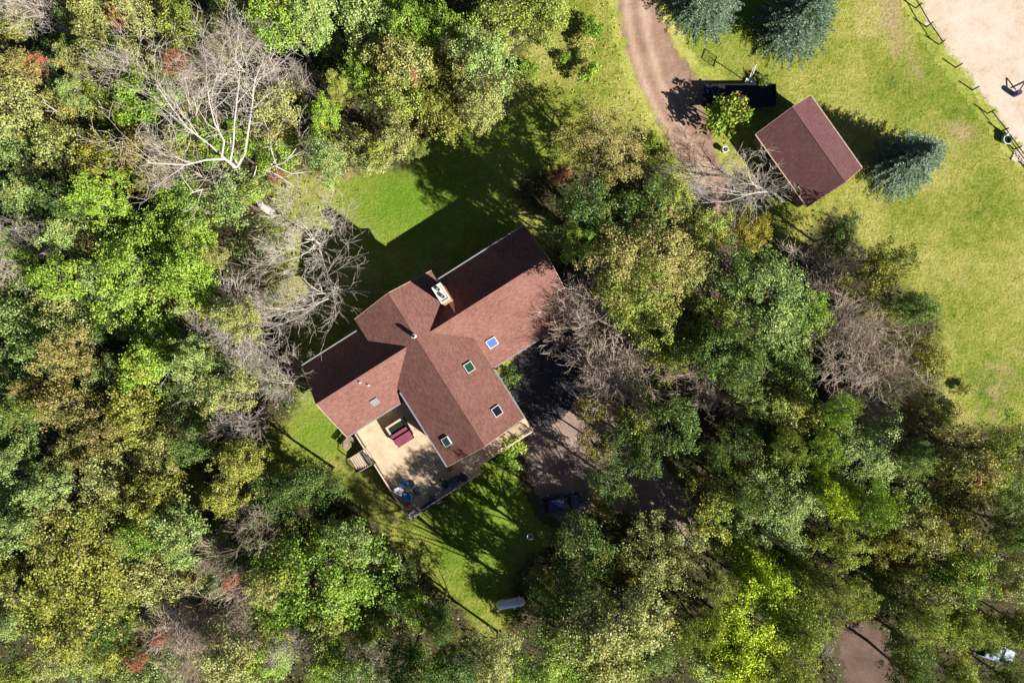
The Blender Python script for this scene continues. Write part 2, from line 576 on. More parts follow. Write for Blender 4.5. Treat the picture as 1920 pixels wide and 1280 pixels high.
# (px, py, rx, ry, angle, amount): dry or bare patches in the lawn
for (cx, cy, rx, ry, an, am) in [(1672, 40, 28, 95, -12, .95), (1712, 115, 16, 60, -25, .8), (1800, 247, 48, 26, 5, .95), (1620, 30, 40, 30, 0, .45),
                                (1555, 415, 90, 38, -35, .5), (1480, 430, 60, 30, 0, .35), (1880, 710, 60, 90, 20, .55), (1890, 560, 80, 120, 0, .25), (1790, 510, 60, 30, 20, .45), (655, 318, 60, 22, 0, .8),
                                (1075, 130, 60, 70, 0, .45), (990, 150, 70, 90, 0, .35), (1000, 985, 40, 14, 20, .4), (600, 345, 40, 40, 0, .55), (500, 520, 60, 60, 0, .45), (640, 870, 50, 16, 0, .5), (1840, 330, 120, 14, 42, .3), (1800, 350, 140, 9, 46, .35), (1850, 420, 130, 8, 46, .3), (1370, 145, 60, 14, -20, .35), (1790, 780, 90, 30, 20, .6)]:
    a = R(an)
    dx, dy = PX - cx, PY - cy
    u = (dx * math.cos(a) + dy * math.sin(a)) / rx; v = (-dx * math.sin(a) + dy * math.cos(a)) / ry
    cover[:, 1] = np.maximum(cover[:, 1], am * np.exp(-(u * u + v * v)))
mow = np.sin((PX * .72 - PY * .69) / 5.2) * ((PX > 1560) & (PY > 330) | (PX > 1740))
cover[:, 1] = np.maximum(cover[:, 1], 0.10 + .10 * mow) * (PX > 1250) + cover[:, 1] * (PX <= 1250)
for (cx, cy, rx, ry, am) in [(770, 380, 150, 110, .8), (600, 810, 60, 60, .9), (950, 980, 160, 120, .7), (1310, 90, 70, 50, .5), (1420, 30, 90, 60, .5), (880, 250, 150, 90, .6), (1780, 120, 50, 90, .25)]:
    cover[:, 2] = np.maximum(cover[:, 2], am * np.exp(-(((PX - cx) / rx) ** 2 + ((PY - cy) / ry) ** 2)))
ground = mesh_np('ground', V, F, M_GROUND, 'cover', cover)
tag(ground, 'green lawn and dark woodland floor around the house', kind='structure')


def sdist(px, py, poly):
    """distance inside (+) / outside (-) a polygon in pixels"""
    d = np.full(px.shape, 1e9); inside = np.zeros(px.shape, bool)
    n = len(poly)
    for i in range(n):
        x0, y0 = poly[i]; x1, y1 = poly[(i + 1) % n]
        ex, ey = x1 - x0, y1 - y0
        t = np.clip(((px - x0) * ex + (py - y0) * ey) / (ex * ex + ey * ey + 1e-9), 0, 1)
        d = np.minimum(d, np.hypot(px - x0 - t * ex, py - y0 - t * ey))
        c = ((y0 > py) != (y1 > py)) & (px < (x1 - x0) * (py - y0) / ((y1 - y0) if y1 != y0 else 1e-9) + x0)
        inside ^= c
    return np.where(inside, d, -d)


def sheet(name, poly, z, mat, soft, label, extra=None, res=0.4):
    xs = np.array([p[0] for p in poly]); ys = np.array([p[1] for p in poly])
    x0, x1 = (xs.min() - 960) / KPX - 3, (xs.max() - 960) / KPX + 3
    y0, y1 = (640 - ys.max()) / KPX - 3, (640 - ys.min()) / KPX + 3
    V, F = grid_mesh(name, np.arange(x0, x1, res), np.arange(y0, y1, res), z, mat, None, None)
    px = V[:, 0] * KPX + 960; py = 640 - V[:, 1] * KPX
    d = sdist(px, py, poly)
    keep = (d[F] > -soft).any(axis=1) if soft else (d[F] > -4).all(axis=1)
    F = F[keep]
    used = np.unique(F); remap = np.full(len(V), -1); remap[used] = np.arange(len(used))
    V, F, d, px, py = V[used], remap[F], d[used], px[used], py[used]
    c = np.ones((len(V), 4)); c[:, 0] = np.clip(0.5 + d / (2.0 * max(soft, 1)), 0, 1)
    c[:, 1] = 0.5 if extra is None else extra(px, py)
    o = mesh_np(name, V, F, mat, 'edge', c)
    return tag(o, label, kind='structure')


def tracks(px, py):
    """two paler wheel tracks along the drive"""
    t = np.clip(py / 340.0, -0.2, 1.2)
    mid = 1190 + 20 * t + 120 * t * t
    w = 13
    a = np.exp(-((px - mid - w * 1.2) / 7) ** 2) + np.exp(-((px - mid + w * 1.2) / 7) ** 2)
    return 0.1 + 0.9 * np.clip(a, 0, 1)


sheet('dirt_driveway', [(1150, -200), (1158, 0), (1172, 80), (1198, 160), (1228, 215), (1258, 275), (1300, 330), (1330, 420), (1300, 560), (1360, 560), (1390, 440), (1372, 350), (1345, 290), (1325, 235), (1318, 180), (1345, 158), (1300, 140), (1272, 100), (1248, 50), (1224, 0), (1215, -200)], 0.012, M_DRIVE, 18, 'pinkish dirt driveway with paler wheel tracks coming in beside the garage', tracks)
sheet('sand_arena', [(1700, -200), (1712, -20), (1735, 30), (1772, 85), (1806, 130), (1838, 175), (1868, 215), (1905, 262), (1950, 320), (2100, 420), (2500, 400), (2500, -300), (1700, -300)], 0.016, M_SAND, 26, 'pale sandy riding arena behind the dark post fence')
sheet('gravel_yard', [(990, 760), (1000, 690), (1060, 640), (1120, 690), (1160, 780), (1230, 860), (1290, 920), (1320, 1010), (1290, 1020), (1220, 970), (1120, 950), (1070, 990), (1020, 960), (985, 880)], 0.012, M_GRAVEL, 14, 'brown grey gravel yard dappled with shade beside the house')
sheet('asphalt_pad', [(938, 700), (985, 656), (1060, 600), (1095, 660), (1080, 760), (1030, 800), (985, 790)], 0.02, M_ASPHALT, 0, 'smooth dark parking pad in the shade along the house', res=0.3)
sheet('woodland_clearing', [(1545, 1130), (1600, 1150), (1650, 1190), (1700, 1290), (1700, 1400), (1600, 1400), (1580, 1240)], 0.012, M_BAREDIRT, 16, 'bare brown dirt clearing between trees at the lower edge')

# ------------------------------------------------------------------ the house
UX = Vector((0.845, 0.534)).normalized()
HOUSE_RZ = math.atan2(UX.y, UX.x)
HO = P(593, 757, 7.7); HO.z = 0
house = empty('house', HO, HOUSE_RZ)
tag(house, 'large house with brown shingle gable roofs, skylights and a brick chimney', 'house')


def H2W(x, y, z=0.0):
    c, s = math.cos(HOUSE_RZ), math.sin(HOUSE_RZ)
    return Vector((HO.x + c * x - s * y, HO.y + s * x + c * y, z))


def W2H(p):
    c, s = math.cos(HOUSE_RZ), math.sin(HOUSE_RZ)
    dx, dy = p.x - HO.x, p.y - HO.y
    return Vector((c * dx + s * dy, -s * dx + c * dy, p.z))


WR, WP = 7.7, 0.68           # wing ridge height, pitch
CRX, CR, CP = 11.9, 8.45, 0.57   # cross gable ridge position, height, pitch
zw = lambda y: WR - WP * abs(y)
zc = lambda x: CR - CP * abs(x - CRX)
T = 0.16
r = MB()
r.slab([(0, 4.3, zw(4.3)), (0, 0, WR), (27, 0, WR), (27, 4.3, zw(4.3))], T)
r.slab([(0, -4.3, zw(4.3)), (11.9, -4.3, zw(4.3)), (11.9, 0, WR), (0, 0, WR)], T)
r.slab([(11.905, -6.4, zw(6.4)), (27, -6.4, zw(6.4)), (27, 0, WR), (11.905, 0, WR)], T)
r.build('roof', M_SHINGLE, house)
r = MB()
r.slab([(7.3, 5.3, zc(7.3)), (7.3, -12.3, zc(7.3)), (CRX, -12.3, CR), (CRX, 5.3, CR)], T)
r.slab([(16.5, -12.3, zc(16.5)), (16.5, 5.3, zc(16.5)), (CRX, 5.3, CR), (CRX, -12.3, CR)], T)
r.build('roof', M_SHINGLE, house)
# ridge caps
r = MB()
for (a, b) in (((0.0, 0, WR), (10.4, 0, WR)), ((13.4, 0, WR), (27.0, 0, WR))):
    r.tube([a, b], 0.03, 6)
r.build('ridge_cap', M_CAP, house)
r = MB(); r.tube([(CRX, 5.3, CR), (CRX, -12.3, CR)], 0.03, 6); r.build('ridge_cap', M_CAP, house)
# gutters and rake boards
def gutter(a, b, w=0.13, m=M_GUTTER, nm='gutter'):
    g = MB(); g.beam(a, b, w, 0.13); g.build(nm, m, house)
gutter((0, 4.37, zw(4.3) - .06), (7.2, 4.37, zw(4.3) - .06))
gutter((16.6, 4.37, zw(4.3) - .06), (27, 4.37, zw(4.3) - .06))
gutter((0, -4.37, zw(4.3) - .06), (7.2, -4.37, zw(4.3) - .06))
gutter((16.6, -6.47, zw(6.4) - .06), (27, -6.47, zw(6.4) - .06))
gutter((7.23, -3.4, zc(7.3) - .06), (7.23, -12.3, zc(7.3) - .06))
gutter((16.57, -6.5, zc(16.5) - .06), (16.57, -12.3, zc(16.5) - .06))
for (a, b) in (((-.04, 4.3, zw(4.3) - .1), (-.04, 0, WR - .1)), ((-.04, 0, WR - .1), (-.04, -4.3, zw(4.3) - .1)), ((27.04, 4.3, zw(4.3) - .1), (27.04, 0, WR - .1)), ((27.04, 0, WR - .1), (27.04, -6.4, zw(6.4) - .1)),
               ((7.3, 5.34, zc(7.3) - .1), (CRX, 5.34, CR - .1)), ((CRX, 5.34, CR - .1), (16.5, 5.34, zc(16.5) - .1)), ((7.3, -12.34, zc(7.3) - .1), (CRX, -12.34, CR - .1)), ((CRX, -12.34, CR - .1), (16.5, -12.34, zc(16.5) - .1))):
    g = MB(); g.beam(a, b, 0.06, 0.2); g.build('rake_board', M_RAIL, house)


def wall_prism(nm, x0, x1, y0, y1, prof):
    """a block of wall under a roof: prof = list of (s, z) across"""
    m = MB(); n = len(prof)
    vs = []
    for (a, z) in prof: vs.append((x0, a, z))
    for (a, z) in prof: vs.append((x1, a, z))
    fs = [tuple(range(n)), tuple(range(2 * n - 1, n - 1, -1))]
    for k in range(n): fs.append((k, n + k, n + (k + 1) % n, (k + 1) % n))
    m.add(vs, fs)
    return m


wall_prism('wall', .45, 26.6, 0, 0, [(3.85, 0), (3.85, zw(3.85) - .2), (0, WR - .2), (-3.85, zw(3.85) - .2), (-3.85, 0)]).build('wall', M_WALL, house)
m = MB(); m.box((21.7, -4.85, 1.85), (9.8, 2.0, 3.7)); m.build('wall', M_WALL, house)
m = MB()
vs = [(7.75, 4.9, 0), (7.75, 4.9, zc(7.75) - .2), (CRX, 4.9, CR - .2), (16.05, 4.9, zc(16.05) - .2), (16.05, 4.9, 0)]
vs += [(a, -11.85, z) for (a, _, z) in vs]
m.add(vs, [(0, 1, 2, 3, 4), (9, 8, 7, 6, 5)] + [(k, 5 + k, 5 + (k + 1) % 5, (k + 1) % 5) for k in range(5)])
m.build('wall', M_WALL, house)


def window(c, w, h, face):
    """a window in a wall; face = outward axis in the house frame"""
    ax = {'+x': ((0, 1, 0), (1, 0, 0)), '-x': ((0, 1, 0), (-1, 0, 0)), '+y': ((1, 0, 0), (0, 1, 0)), '-y': ((1, 0, 0), (0, -1, 0))}[face]
    t, n = Vector(ax[0]), Vector(ax[1])
    c = Vector(c)
    f = MB()
    dim = lambda a, b, d: tuple(abs(t[i]) * a + abs(n[i]) * d + (b if i == 2 else 0) for i in range(3))
    for s_ in (-1, 1):
        f.box(c + t * (s_ * w / 2) + n * .03, dim(.09, h + .09, .08))
        f.box(c + Vector((0, 0, s_ * h / 2)) + n * .03, dim(w - .09, .09, .08))
    f.box(c + n * .025, dim(.05, h - .09, .05))
    fo = f.build('window', M_WHITE, house)
    p = MB(); p.box(c + n * .012, dim(w - .09, h - .09, .02)); p.build('pane', M_PANE_DARK, fo)


for x in (2.5, 5.5, 18.5, 21.5, 24.5): window((x, 3.85, 3.6), 1.4, 1.3, '+y'); window((x, 3.85, 1.4), 1.2, 1.2, '+y')
for x in (2.2, 4.8): window((x, -3.85, 3.4), 1.5, 1.9, '-y')
for x in (18.6, 21.6, 24.6): window((x, -5.85, 2.0), 1.3, 1.3, '-y')
for y in (-1.8, 1.8): window((.45, y, 3.6), 1.3, 1.3, '-x'); window((26.6, y, 3.6), 1.3, 1.3, '+x')
for x in (10.2, 11.9, 13.6): window((x, -11.85, 3.4), 1.4, 2.2, '-y'); window((x, 4.9, 3.6), 1.3, 1.5, '+y')
window((7.75, -8, 3.2), 1.8, 2.0, '-x'); window((16.05, -9, 2.2), 1.4, 1.3, '+x')
d = MB(); d.box((7.71, -5.4, 2.9), (.08, 1.9, 2.1)); dd = d.build('door', M_WHITE, house)
p = MB(); p.box((7.66, -5.4, 2.95), (.03, 1.6, 1.8)); p.build('pane', M_PANE_DARK, dd)

# skylights
def skylight(px, py, surf, pane, size=0.95, fm=M_GREYPLASTIC):
    z = 6.5
    for _ in range(6):
        h = W2H(P(px, py, z))
        z = zw(h.y) if surf == 'w' else zc(h.x)
    h = W2H(P(px, py, z))
    n = Vector((0, -WP if surf == 'w' else 0, 0))
    if surf == 'w': nrm = Vector((0, -WP, 1)).normalized(); e = Vector((1, 0, 0))
    else:
        sgn = 1 if h.x > CRX else -1
        nrm = Vector((sgn * CP, 0, 1)).normalized(); e = Vector((0, 1, 0))
    f = nrm.cross(e)
    M = Matrix((e, f, nrm)).transposed()
    c = Vector((h.x, h.y, z)) + nrm * .09
    g = MB(); s_ = size / 2
    for k in (-1, 1):
        g.box(c + e * (k * s_), (.055, size + .055, .16), rot=M)
        g.box(c + f * (k * s_), (size - .055, .055, .16), rot=M)
    sk = g.build('skylight', fm, house)
    p_ = MB(); p_.box(c + nrm * .03, (size - .055, size - .055, .05), rot=M); p_.build('pane', pane, sk)


skylight(922, 641, 'w', M_PANE_BLUE, 1.0)
skylight(879, 689, 'c', M_PANE_GREEN, .92)
skylight(931, 771, 'c', M_PANE_DARK, .92)
skylight(838, 827, 'c', M_PANE_GREEN, .85)
skylight(703, 752, 'w', M_PANE_PALE, .7, M_GUTTER)

# chimney with white crown, two flues, little saddle roof
c = MB(); c.box((16.35, 2.35, 7.6), (.95, 1.75, 5.2)); chim = c.build('chimney', M_BRICKC, house)
c = MB()
for s_ in (-1, 1):
    c.box((16.35 + s_ * .43, 2.35, 10.28), (.14, 1.8, .14)); c.box((16.35, 2.35 + s_ * .83, 10.28), (.72, .14, .14))
c.build('crown', M_CONC, chim)
c = MB(); c.box((16.35, 2.35, 10.225), (.70, 1.5, .04)); c.build('mortar_bed', M_CONC, chim)
for yy in (2.75, 1.95):
    c = MB(); c.lathe([(.19, 10.2), (.19, 10.62), (.13, 10.62), (.13, 10.5)], (16.35, yy, 0), 10); c.build('flue', M_GUTTER, chim)
c = MB()
c.add([(15.8, 1.47, 6.6), (16.9, 1.47, 6.6), (16.35, 1.47, 7.25), (16.3, .25, 7.62), (15.7, .4, 6.3), (17.0, .4, 6.3)], [(0, 1, 2), (1, 3, 2), (0, 2, 3), (0, 3, 4), (1, 5, 3)])
c.build('saddle', M_SHINGLE, house)
# flue pipe on the ridge, small vents on the wing
h = W2H(P(777, 630, 8.4))
c = MB(); c.lathe([(.22, 8.1), (.22, 9.2)], (h.x, h.y, 0), 12)
vp = c.build('vent_pipe', M_CONC, house, smooth=False)
c = MB(); c.lathe([(.17, 9.2), (.17, 9.24)], (h.x, h.y, 0), 12); c.build('vent_cap', M_BLACK, vp)
for (px, py) in ((676, 717), (692, 722)):
    z = 6.8
    for _ in range(5): h = W2H(P(px, py, z)); z = zw(h.y)
    c = MB(); c.lathe([(.09, z - .1), (.08, z + .4)], (h.x, h.y, 0), 8); c.build('vent_pipe', M_GREYPLASTIC, house)

# ------------------------------------------------------------------ the deck
DZ = 1.8
deck = empty('wooden_deck', H2W(.3, -15.2, 0), HOUSE_RZ)
tag(deck, 'pale wooden deck with railings wrapped around the gable end of the house', 'deck')
DL = lambda x, y, z: (x - .3, y + 15.2, z)      # house frame -> deck frame
b = MB()
y = -3.95
rg = random.Random(3)
while y > -15.2:
    x1 = 7.72 if y > -11.9 else (9.4 if y < -14.35 else 16.4)
    j = rg.uniform(-.006, .006)
    b.box(DL((.3 + x1) / 2, y - .07, DZ - .02 + j), (x1 - .3, .137, .04))
    y -= .145
bo = b.build('deck_boards', M_DECK, deck); bo['kind'] = 'stuff'
b = MB()
for (x0, y0, x1, y1) in ((.28, -4.3, .28, -15.2), (.3, -15.23, 9.4, -15.23), (9.4, -14.4, 16.4, -14.4), (16.42, -12.4, 16.42, -14.4)):
    b.beam(DL(x0, y0, DZ - .2), DL(x1, y1, DZ - .2), .05, .28)
b.build('rim_board', M_RAIL, deck)
for (x, y) in ((.5, -5), (.5, -8.5), (.5, -12), (.5, -15), (4, -15), (8.5, -15), (12, -14.2), (16, -14.2)):
    b = MB(); b.box(DL(x, y, DZ / 2 - .1), (.14, .14, DZ - .2)); b.build('support_post', M_RAIL, deck)


def railing(pts):
    for (a, c_) in zip(pts[:-1], pts[1:]):
        a, c_ = Vector(a), Vector(c_)
        L = (c_ - a).length
        n = max(1, round(L / 1.7))
        for k in range(n + 1):
            q = a + (c_ - a) * (k / n)
            b = MB(); b.box(DL(q.x, q.y, DZ + .5), (.1, .1, 1.0)); b.build('railing_post', M_RAIL, deck)
        b = MB(); b.beam(DL(a.x, a.y, DZ + 1.02), DL(c_.x, c_.y, DZ + 1.02), .14, .045); b.build('top_rail', M_STEP, deck)
        b = MB(); b.beam(DL(a.x, a.y, DZ + .15), DL(c_.x, c_.y, DZ + .15), .06, .06); b.build('bottom_rail', M_RAIL, deck)
        b = MB()
        m_ = int(L / .16)
        for k in range(1, m_):
            q = a + (c_ - a) * (k / m_)
            b.box(DL(q.x, q.y, DZ + .58), (.035, .035, .82))
        bo = b.build('baluster_row', M_RAIL, deck); bo['kind'] = 'stuff'


railing([(.35, -4.5), (.35, -6.3)])
railing([(.35, -8.3), (.35, -15.1), (9.3, -15.1)])
railing([(9.5, -14.3), (16.3, -14.3)])
# stairs: upper steps cut into the deck edge, then down to the lawn
for k in range(9):
    x = .15 - k * .29
    z = DZ - .16 - k * .185
    b = MB(); b.box(DL(x, -7.3, z), (.20, 1.75, .045)); b.build('stair_tread', M_STEP, deck)
for s_ in (-8.2, -6.4):
    b = MB(); b.beam(DL(.3, s_, DZ - .25), DL(-2.5, s_, .05), .05, .25); b.build('stringer', M_RAIL, deck)
    b = MB(); b.beam(DL(.3, s_, DZ + .85), DL(-2.3, s_, 1.0), .07, .05); b.build('handrail', M_STEP, deck)
    b = MB(); b.box(DL(-2.3, s_, .5), (.09, .09, 1.0)); b.build('railing_post', M_RAIL, deck)


def on_deck(px, py):
    p_ = P(px, py, DZ); return p_


# slatted bench on the grass beside the stairs
sb = empty('slatted_bench', P(655, 829, 0), HOUSE_RZ + .3)
tag(sb, 'dark slatted bench on the lawn at the foot of the deck stairs', 'bench')
for k in range(6):
    b = MB(); b.box((0, -.42 + k * .17, .45), (1.5, .1, .04)); b.build('slat', M_RAIL, sb)
for sx in (-.65, .65):
    for sy in (-.38, .38):
        b = MB(); b.box((sx, sy, .21), (.07, .07, .42)); b.build('leg', M_FENCE, sb)
for k in range(3):
    b = MB(); b.box((0, .5, .6 + k * .14), (1.5, .04, .1)); b.build('back_slat', M_FENCE, sb)

# hot tub: pale rim, dark water, one half of the maroon cover folded over
ht = empty('hot_tub', on_deck(751, 806), HOUSE_RZ)
tag(ht, 'square hot tub on the deck with its maroon cover half folded back', 'hot tub')
b = MB(); b.box((0, 0, .38), (2.1, 2.1, .76)); b.build('cabinet', M_RAIL, ht)
b = MB()
for s_ in (-1, 1):
    b.box((s_ * .98, 0, .82), (.2, 2.16, .12)); b.box((0, s_ * .98, .82), (1.76, .2, .12))
b.build('rim', M_DECK, ht)
b = MB(); b.box((0, .4, .79), (1.76, .9, .03)); b.build('water', M_WATER, ht)
b = MB(); b.box((0, -.5, .94), (2.1, 1.05, .11)); b.build('cover', M_MAROON, ht)
b = MB(); b.box((.05, -.98, 1.08), (2.0, .95, .11)); b.build('cover', M_MAROON, ht)

# satellite dish on the wall by the deck
sd = empty('satellite_dish', H2W(7.72, -4.75, 4.1), HOUSE_RZ)
tag(sd, 'round white satellite dish on an arm in the inner corner of the house', 'satellite dish')
b = MB(); b.tube([(0, 0, 0), (-.3, 0, .1), (-.45, 0, .55)], .03, 6); b.build('mount_arm', M_GREYPLASTIC, sd)
b = MB()
n = 20
rings = [(0, 0), (.15, .015), (.3, .05), (.42, .11)]
vs, fs = [], []
tilt = Matrix.Rotation(R(20), 3, 'X') @ Matrix.Rotation(R(-18), 3, 'Y')
for (rr, zz) in rings:
    for k in range(n): vs.append(Vector((-.45, 0, .6)) + tilt @ Vector((rr * math.cos(2 * PI * k / n), rr * math.sin(2 * PI * k / n), zz)))
for i in range(3):
    for k in range(n): fs.append((i * n + k, i * n + (k + 1) % n, (i + 1) * n + (k + 1) % n, (i + 1) * n + k))
b.add(vs, fs); b.build('reflector', M_GREYPLASTIC, sd, smooth=True)
b = MB(); b.tube([Vector((-.45, 0, .6)) + tilt @ Vector((.4, 0, .1)), Vector((-.45, 0, .6)) + tilt @ Vector((.1, 0, .45))], .015, 5); b.build('feed_arm', M_DARK, sd)


def adirondack(nm, loc, rz, mat, label):
    t = empty(nm, loc, rz)
    tag(t, label, 'chair', 'seats on the deck')
    for k in range(5):
        b = MB(); b.box((.42 - k * .11, 0, .38 - k * .025), (.095, .56, .022)); b.build('seat_slat', mat, t)
    tl = R(28)
    for k in range(5):
        yy = -.22 + k * .11
        h_ = .85 - .04 * abs(k - 2) ** 2
        b = MB(); b.beam((-.1, yy, .27), (-.1 - h_ * math.sin(tl), yy, .27 + h_ * math.cos(tl)), .095, .022); b.build('back_slat', mat, t)
    for s_ in (-1, 1):
        b = MB(); b.box((.1, s_ * .33, .56), (.75, .13, .025)); b.build('armrest', mat, t)
        b = MB(); b.box((.4, s_ * .3, .275), (.09, .035, .55)); b.build('leg', mat, t)
        b = MB(); b.beam((.4, s_ * .27, .33), (-.5, s_ * .27, .05), .03, .12); b.build('leg', mat, t)
    return t


adirondack('deck_chair', on_deck(760, 906), 2.4, M_BLUE, 'bright blue slatted chair on the deck, the one nearer the hot tub')
adirondack('deck_chair', on_deck(766, 930), 3.0, M_BLUE, 'bright blue slatted chair on the deck, beside the orange pot')
adirondack('deck_chair', on_deck(749, 918), -.4, M_GREYPLASTIC, 'pale grey slatted chair on the deck facing two blue chairs')
adirondack('deck_chair', on_deck(776, 963), .9, M_WHITE, 'white slatted chair at the outer corner of the deck')
adirondack('deck_chair', on_deck(834, 907), 1.1, M_NAVY, 'dark navy slatted chair beside the covered grill')
adirondack('deck_chair', on_deck(869, 893), 2.6, M_NAVY, 'dark navy slatted chair at the deck step beyond the covered grill')
# round table
t = empty('deck_table', on_deck(784, 918), 0); tag(t, 'small round dark table on the deck beside the blue chairs', 'table')
b = MB(); b.lathe([(.5, .68), (.52, .70), (.5, .72)], n=20); b.build('tabletop', M_DARK, t)
for k in range(4):
    b = MB(); a = k * PI / 2 + .4; b.tube([(.35 * math.cos(a), .35 * math.sin(a), .69), (.42 * math.cos(a), .42 * math.sin(a), 0)], .022, 6); b.build('leg', M_DARK, t)
# covered grill
t = empty('covered_grill', on_deck(850, 903), HOUSE_RZ + .2); tag(t, 'grill under a dark navy cover near the deck corner railing', 'grill')
b = MB(); b.lathe([(.75, 0), (.78, .1), (.70, .8), (.55, 1.05), (.3, 1.16), (.02, 1.18)], n=14); g = b.build('cover', M_NAVY, t); g.scale = (1.15, .62, 1)
b = MB(); b.tube([(-.5, 0, 1.05), (.5, 0, 1.05)], .03, 6); b.build('handle_bar', M_DARK, t)
# sun lounger with navy cushion
t = empty('sun_lounger', on_deck(806, 944), HOUSE_RZ + .05); tag(t, 'low lounger with dark navy cushion along the outer deck rail', 'lounger')
b = MB(); b.box((.25, 0, .3), (1.3, .6, .05)); b.build('frame', M_GREYPLASTIC, t)
b = MB(); b.box((.25, 0, .37), (1.28, .58, .09)); b.build('seat_cushion', M_NAVY, t)
b = MB(); b.beam((-.4, 0, .37), (-.95, 0, .72), .58, .09); b.build('back_cushion', M_NAVY, t)
for sx in (-.3, .8):
    for sy in (-.26, .26):
        b = MB(); b.box((sx, sy, .14), (.05, .05, .28)); b.build('leg', M_GREYPLASTIC, t)
# wooden lounger
t = empty('slatted_lounger', on_deck(822, 930), HOUSE_RZ + 1.2); tag(t, 'pale wooden slatted lounger at the deck edge beside the shrub', 'lounger')
for k in range(8):
    b = MB(); b.box((-.6 + k * .16, 0, .32 + (.1 * (3 - k) if k < 3 else 0)), (.11, .6, .025)); b.build('slat', M_STEP, t)
for s_ in (-1, 1):
    b = MB(); b.box((0, s_ * .27, .27), (1.35, .05, .07)); b.build('side_rail', M_STEP, t)
    for sx in (-.55, .55):
        b = MB(); b.box((sx, s_ * .27, .12), (.06, .06, .24)); b.build('leg', M_STEP, t)


def flower_pot(loc, label, mat=M_ORANGE, leaf='r', s_=1.0):
    t = empty('flower_pot', loc, 0); tag(t, label, 'flower pot', 'pots on the deck')
    b = MB(); b.lathe([(.16, 0), (.24, .36), (.26, .36), (.26, .42), (.21, .42), (.2, .36)], n=14); b.build('pot', mat, t)
    C = RNG.normal(size=(60, 3)) * (.15, .15, .12) + (0, 0, .55)
    me = quads_mesh('foliage', leaf_quads(C, RNG.normal(size=(60, 3)) + (0, 0, 1), RNG.uniform(.05, .1, 60), RNG), LEAF[leaf])
    o = bpy.data.objects.new('foliage', me); COL.objects.link(o); o.parent = t
    t.scale = (s_,) * 3


flower_pot(on_deck(766, 945), 'terracotta pot with red plant beside the blue chairs', s_=1.25)
flower_pot(on_deck(845, 876), 'terracotta pot with orange brown plant near the gable wall', leaf='n', s_=1.2)
flower_pot(on_deck(828, 901), 'dark pot with dark green plant beside the covered grill', M_DARK, 'd', 1.2)

# ------------------------------------------------------------------ the garage
GN = Vector((0.79, 0.613)).normalized(); GA = math.atan2(GN.y, GN.x) - PI / 2 - R(2.5)   # ridge axis = local +x
gc = sum((P(*q, 2.7) for q in ((1517, 178), (1626, 305), (1424, 253), (1500, 397))), Vector()) / 4
gar = empty('garage', (gc.x, gc.y, 0), GA)
tag(gar, 'detached garage with plum brown gable roof beside the dirt driveway', 'garage')
GL, GW, GE, GP = 4.7, 3.55, 2.7, 0.65
GR = GE + GP * GW
r = MB()
r.slab([(-GL, 0, GR), (-GL, -GW, GE), (GL, -GW, GE), (GL, 0, GR)], .14)
r.slab([(GL, 0, GR), (GL, GW, GE), (-GL, GW, GE), (-GL, 0, GR)], .14)
r.build('roof', M_SHINGLE2, gar)
r = MB(); r.tube([(-GL, 0, GR), (GL, 0, GR)], .03, 6); r.build('ridge_cap', M_CAP2, gar)
m = MB()
prof = [(GW - .3, 0), (GW - .3, GE + .02), (0, GR - .2), (-GW + .3, GE + .02), (-GW + .3, 0)]
vs = [(-GL + .3, a, z) for a, z in prof] + [(GL - .3, a, z) for a, z in prof]
m.add(vs, [(0, 1, 2, 3, 4), (9, 8, 7, 6, 5)] + [(k, 5 + k, 5 + (k + 1) % 5, (k + 1) % 5) for k in range(5)])
m.build('wall', M_WALL, gar)
for s_ in (-1, 1):
    b = MB(); b.beam((-GL, s_ * (GW + .06), GE - .07), (GL, s_ * (GW + .06), GE - .07), .11, .12); b.build('gutter', M_RAIL, gar)
    for e in (-1, 1):
        b = MB(); b.beam((e * (GL + .03), s_ * GW, GE - .1), (e * (GL + .03), 0, GR - .1), .05, .18); b.build('rake_board', M_RAIL, gar)
for yy in (-1.45, 1.45):
    b = MB()
    for k in range(4): b.box((-GL + .27, yy, .3 + k * .55), (.06, 2.4, .53))
    b.build('garage_door', M_WHITE, gar)
b = MB(); b.box((1.5, -GW + .29, 1.05), (.95, .06, 2.05)); b.build('door', M_WHITE, gar)
for x in (-2, 3.2):
    b = MB(); b.box((x, -GW + .29, 1.5), (1.0, .07, .9)); w_ = b.build('window', M_WHITE, gar)
    b = MB(); b.box((x, -GW + .26, 1.5), (.84, .03, .74)); b.build('pane', M_PANE_DARK, w_)

# ------------------------------------------------------------------ things in the yard
# flatbed trailer lying in the garage's shade
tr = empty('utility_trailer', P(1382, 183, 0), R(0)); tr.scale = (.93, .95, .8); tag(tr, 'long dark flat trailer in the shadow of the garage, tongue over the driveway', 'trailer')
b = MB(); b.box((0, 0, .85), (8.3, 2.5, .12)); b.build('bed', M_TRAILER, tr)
for s_ in (-1, 1):
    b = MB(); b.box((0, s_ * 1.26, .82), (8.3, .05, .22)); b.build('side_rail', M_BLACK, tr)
    b = MB(); b.tube([(-4.15, s_ * .75, .7), (-5.25, s_ * .2, .62), (-5.3, 0, .6)], .05, 6); b.build('tongue_bar', M_DARK, tr)
    for x in (.6, 1.5):
        b = MB(); b.lathe([(.18, -.1), (.31, -.1), (.33, -.05), (.33, .05), (.31, .1), (.18, .1)], n=16, axis='X'); w_ = b.build('wheel', M_TYRE, tr); w_.rotation_euler = (0, 0, PI / 2); w_.location = (x, s_ * 1.05, .33)
for k in range(9):
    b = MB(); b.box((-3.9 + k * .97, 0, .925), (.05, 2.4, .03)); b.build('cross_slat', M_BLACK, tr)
b = MB(); b.box((4.17, 0, 1.05), (.05, 2.5, .55)); b.build('tailgate', M_BLACK, tr)
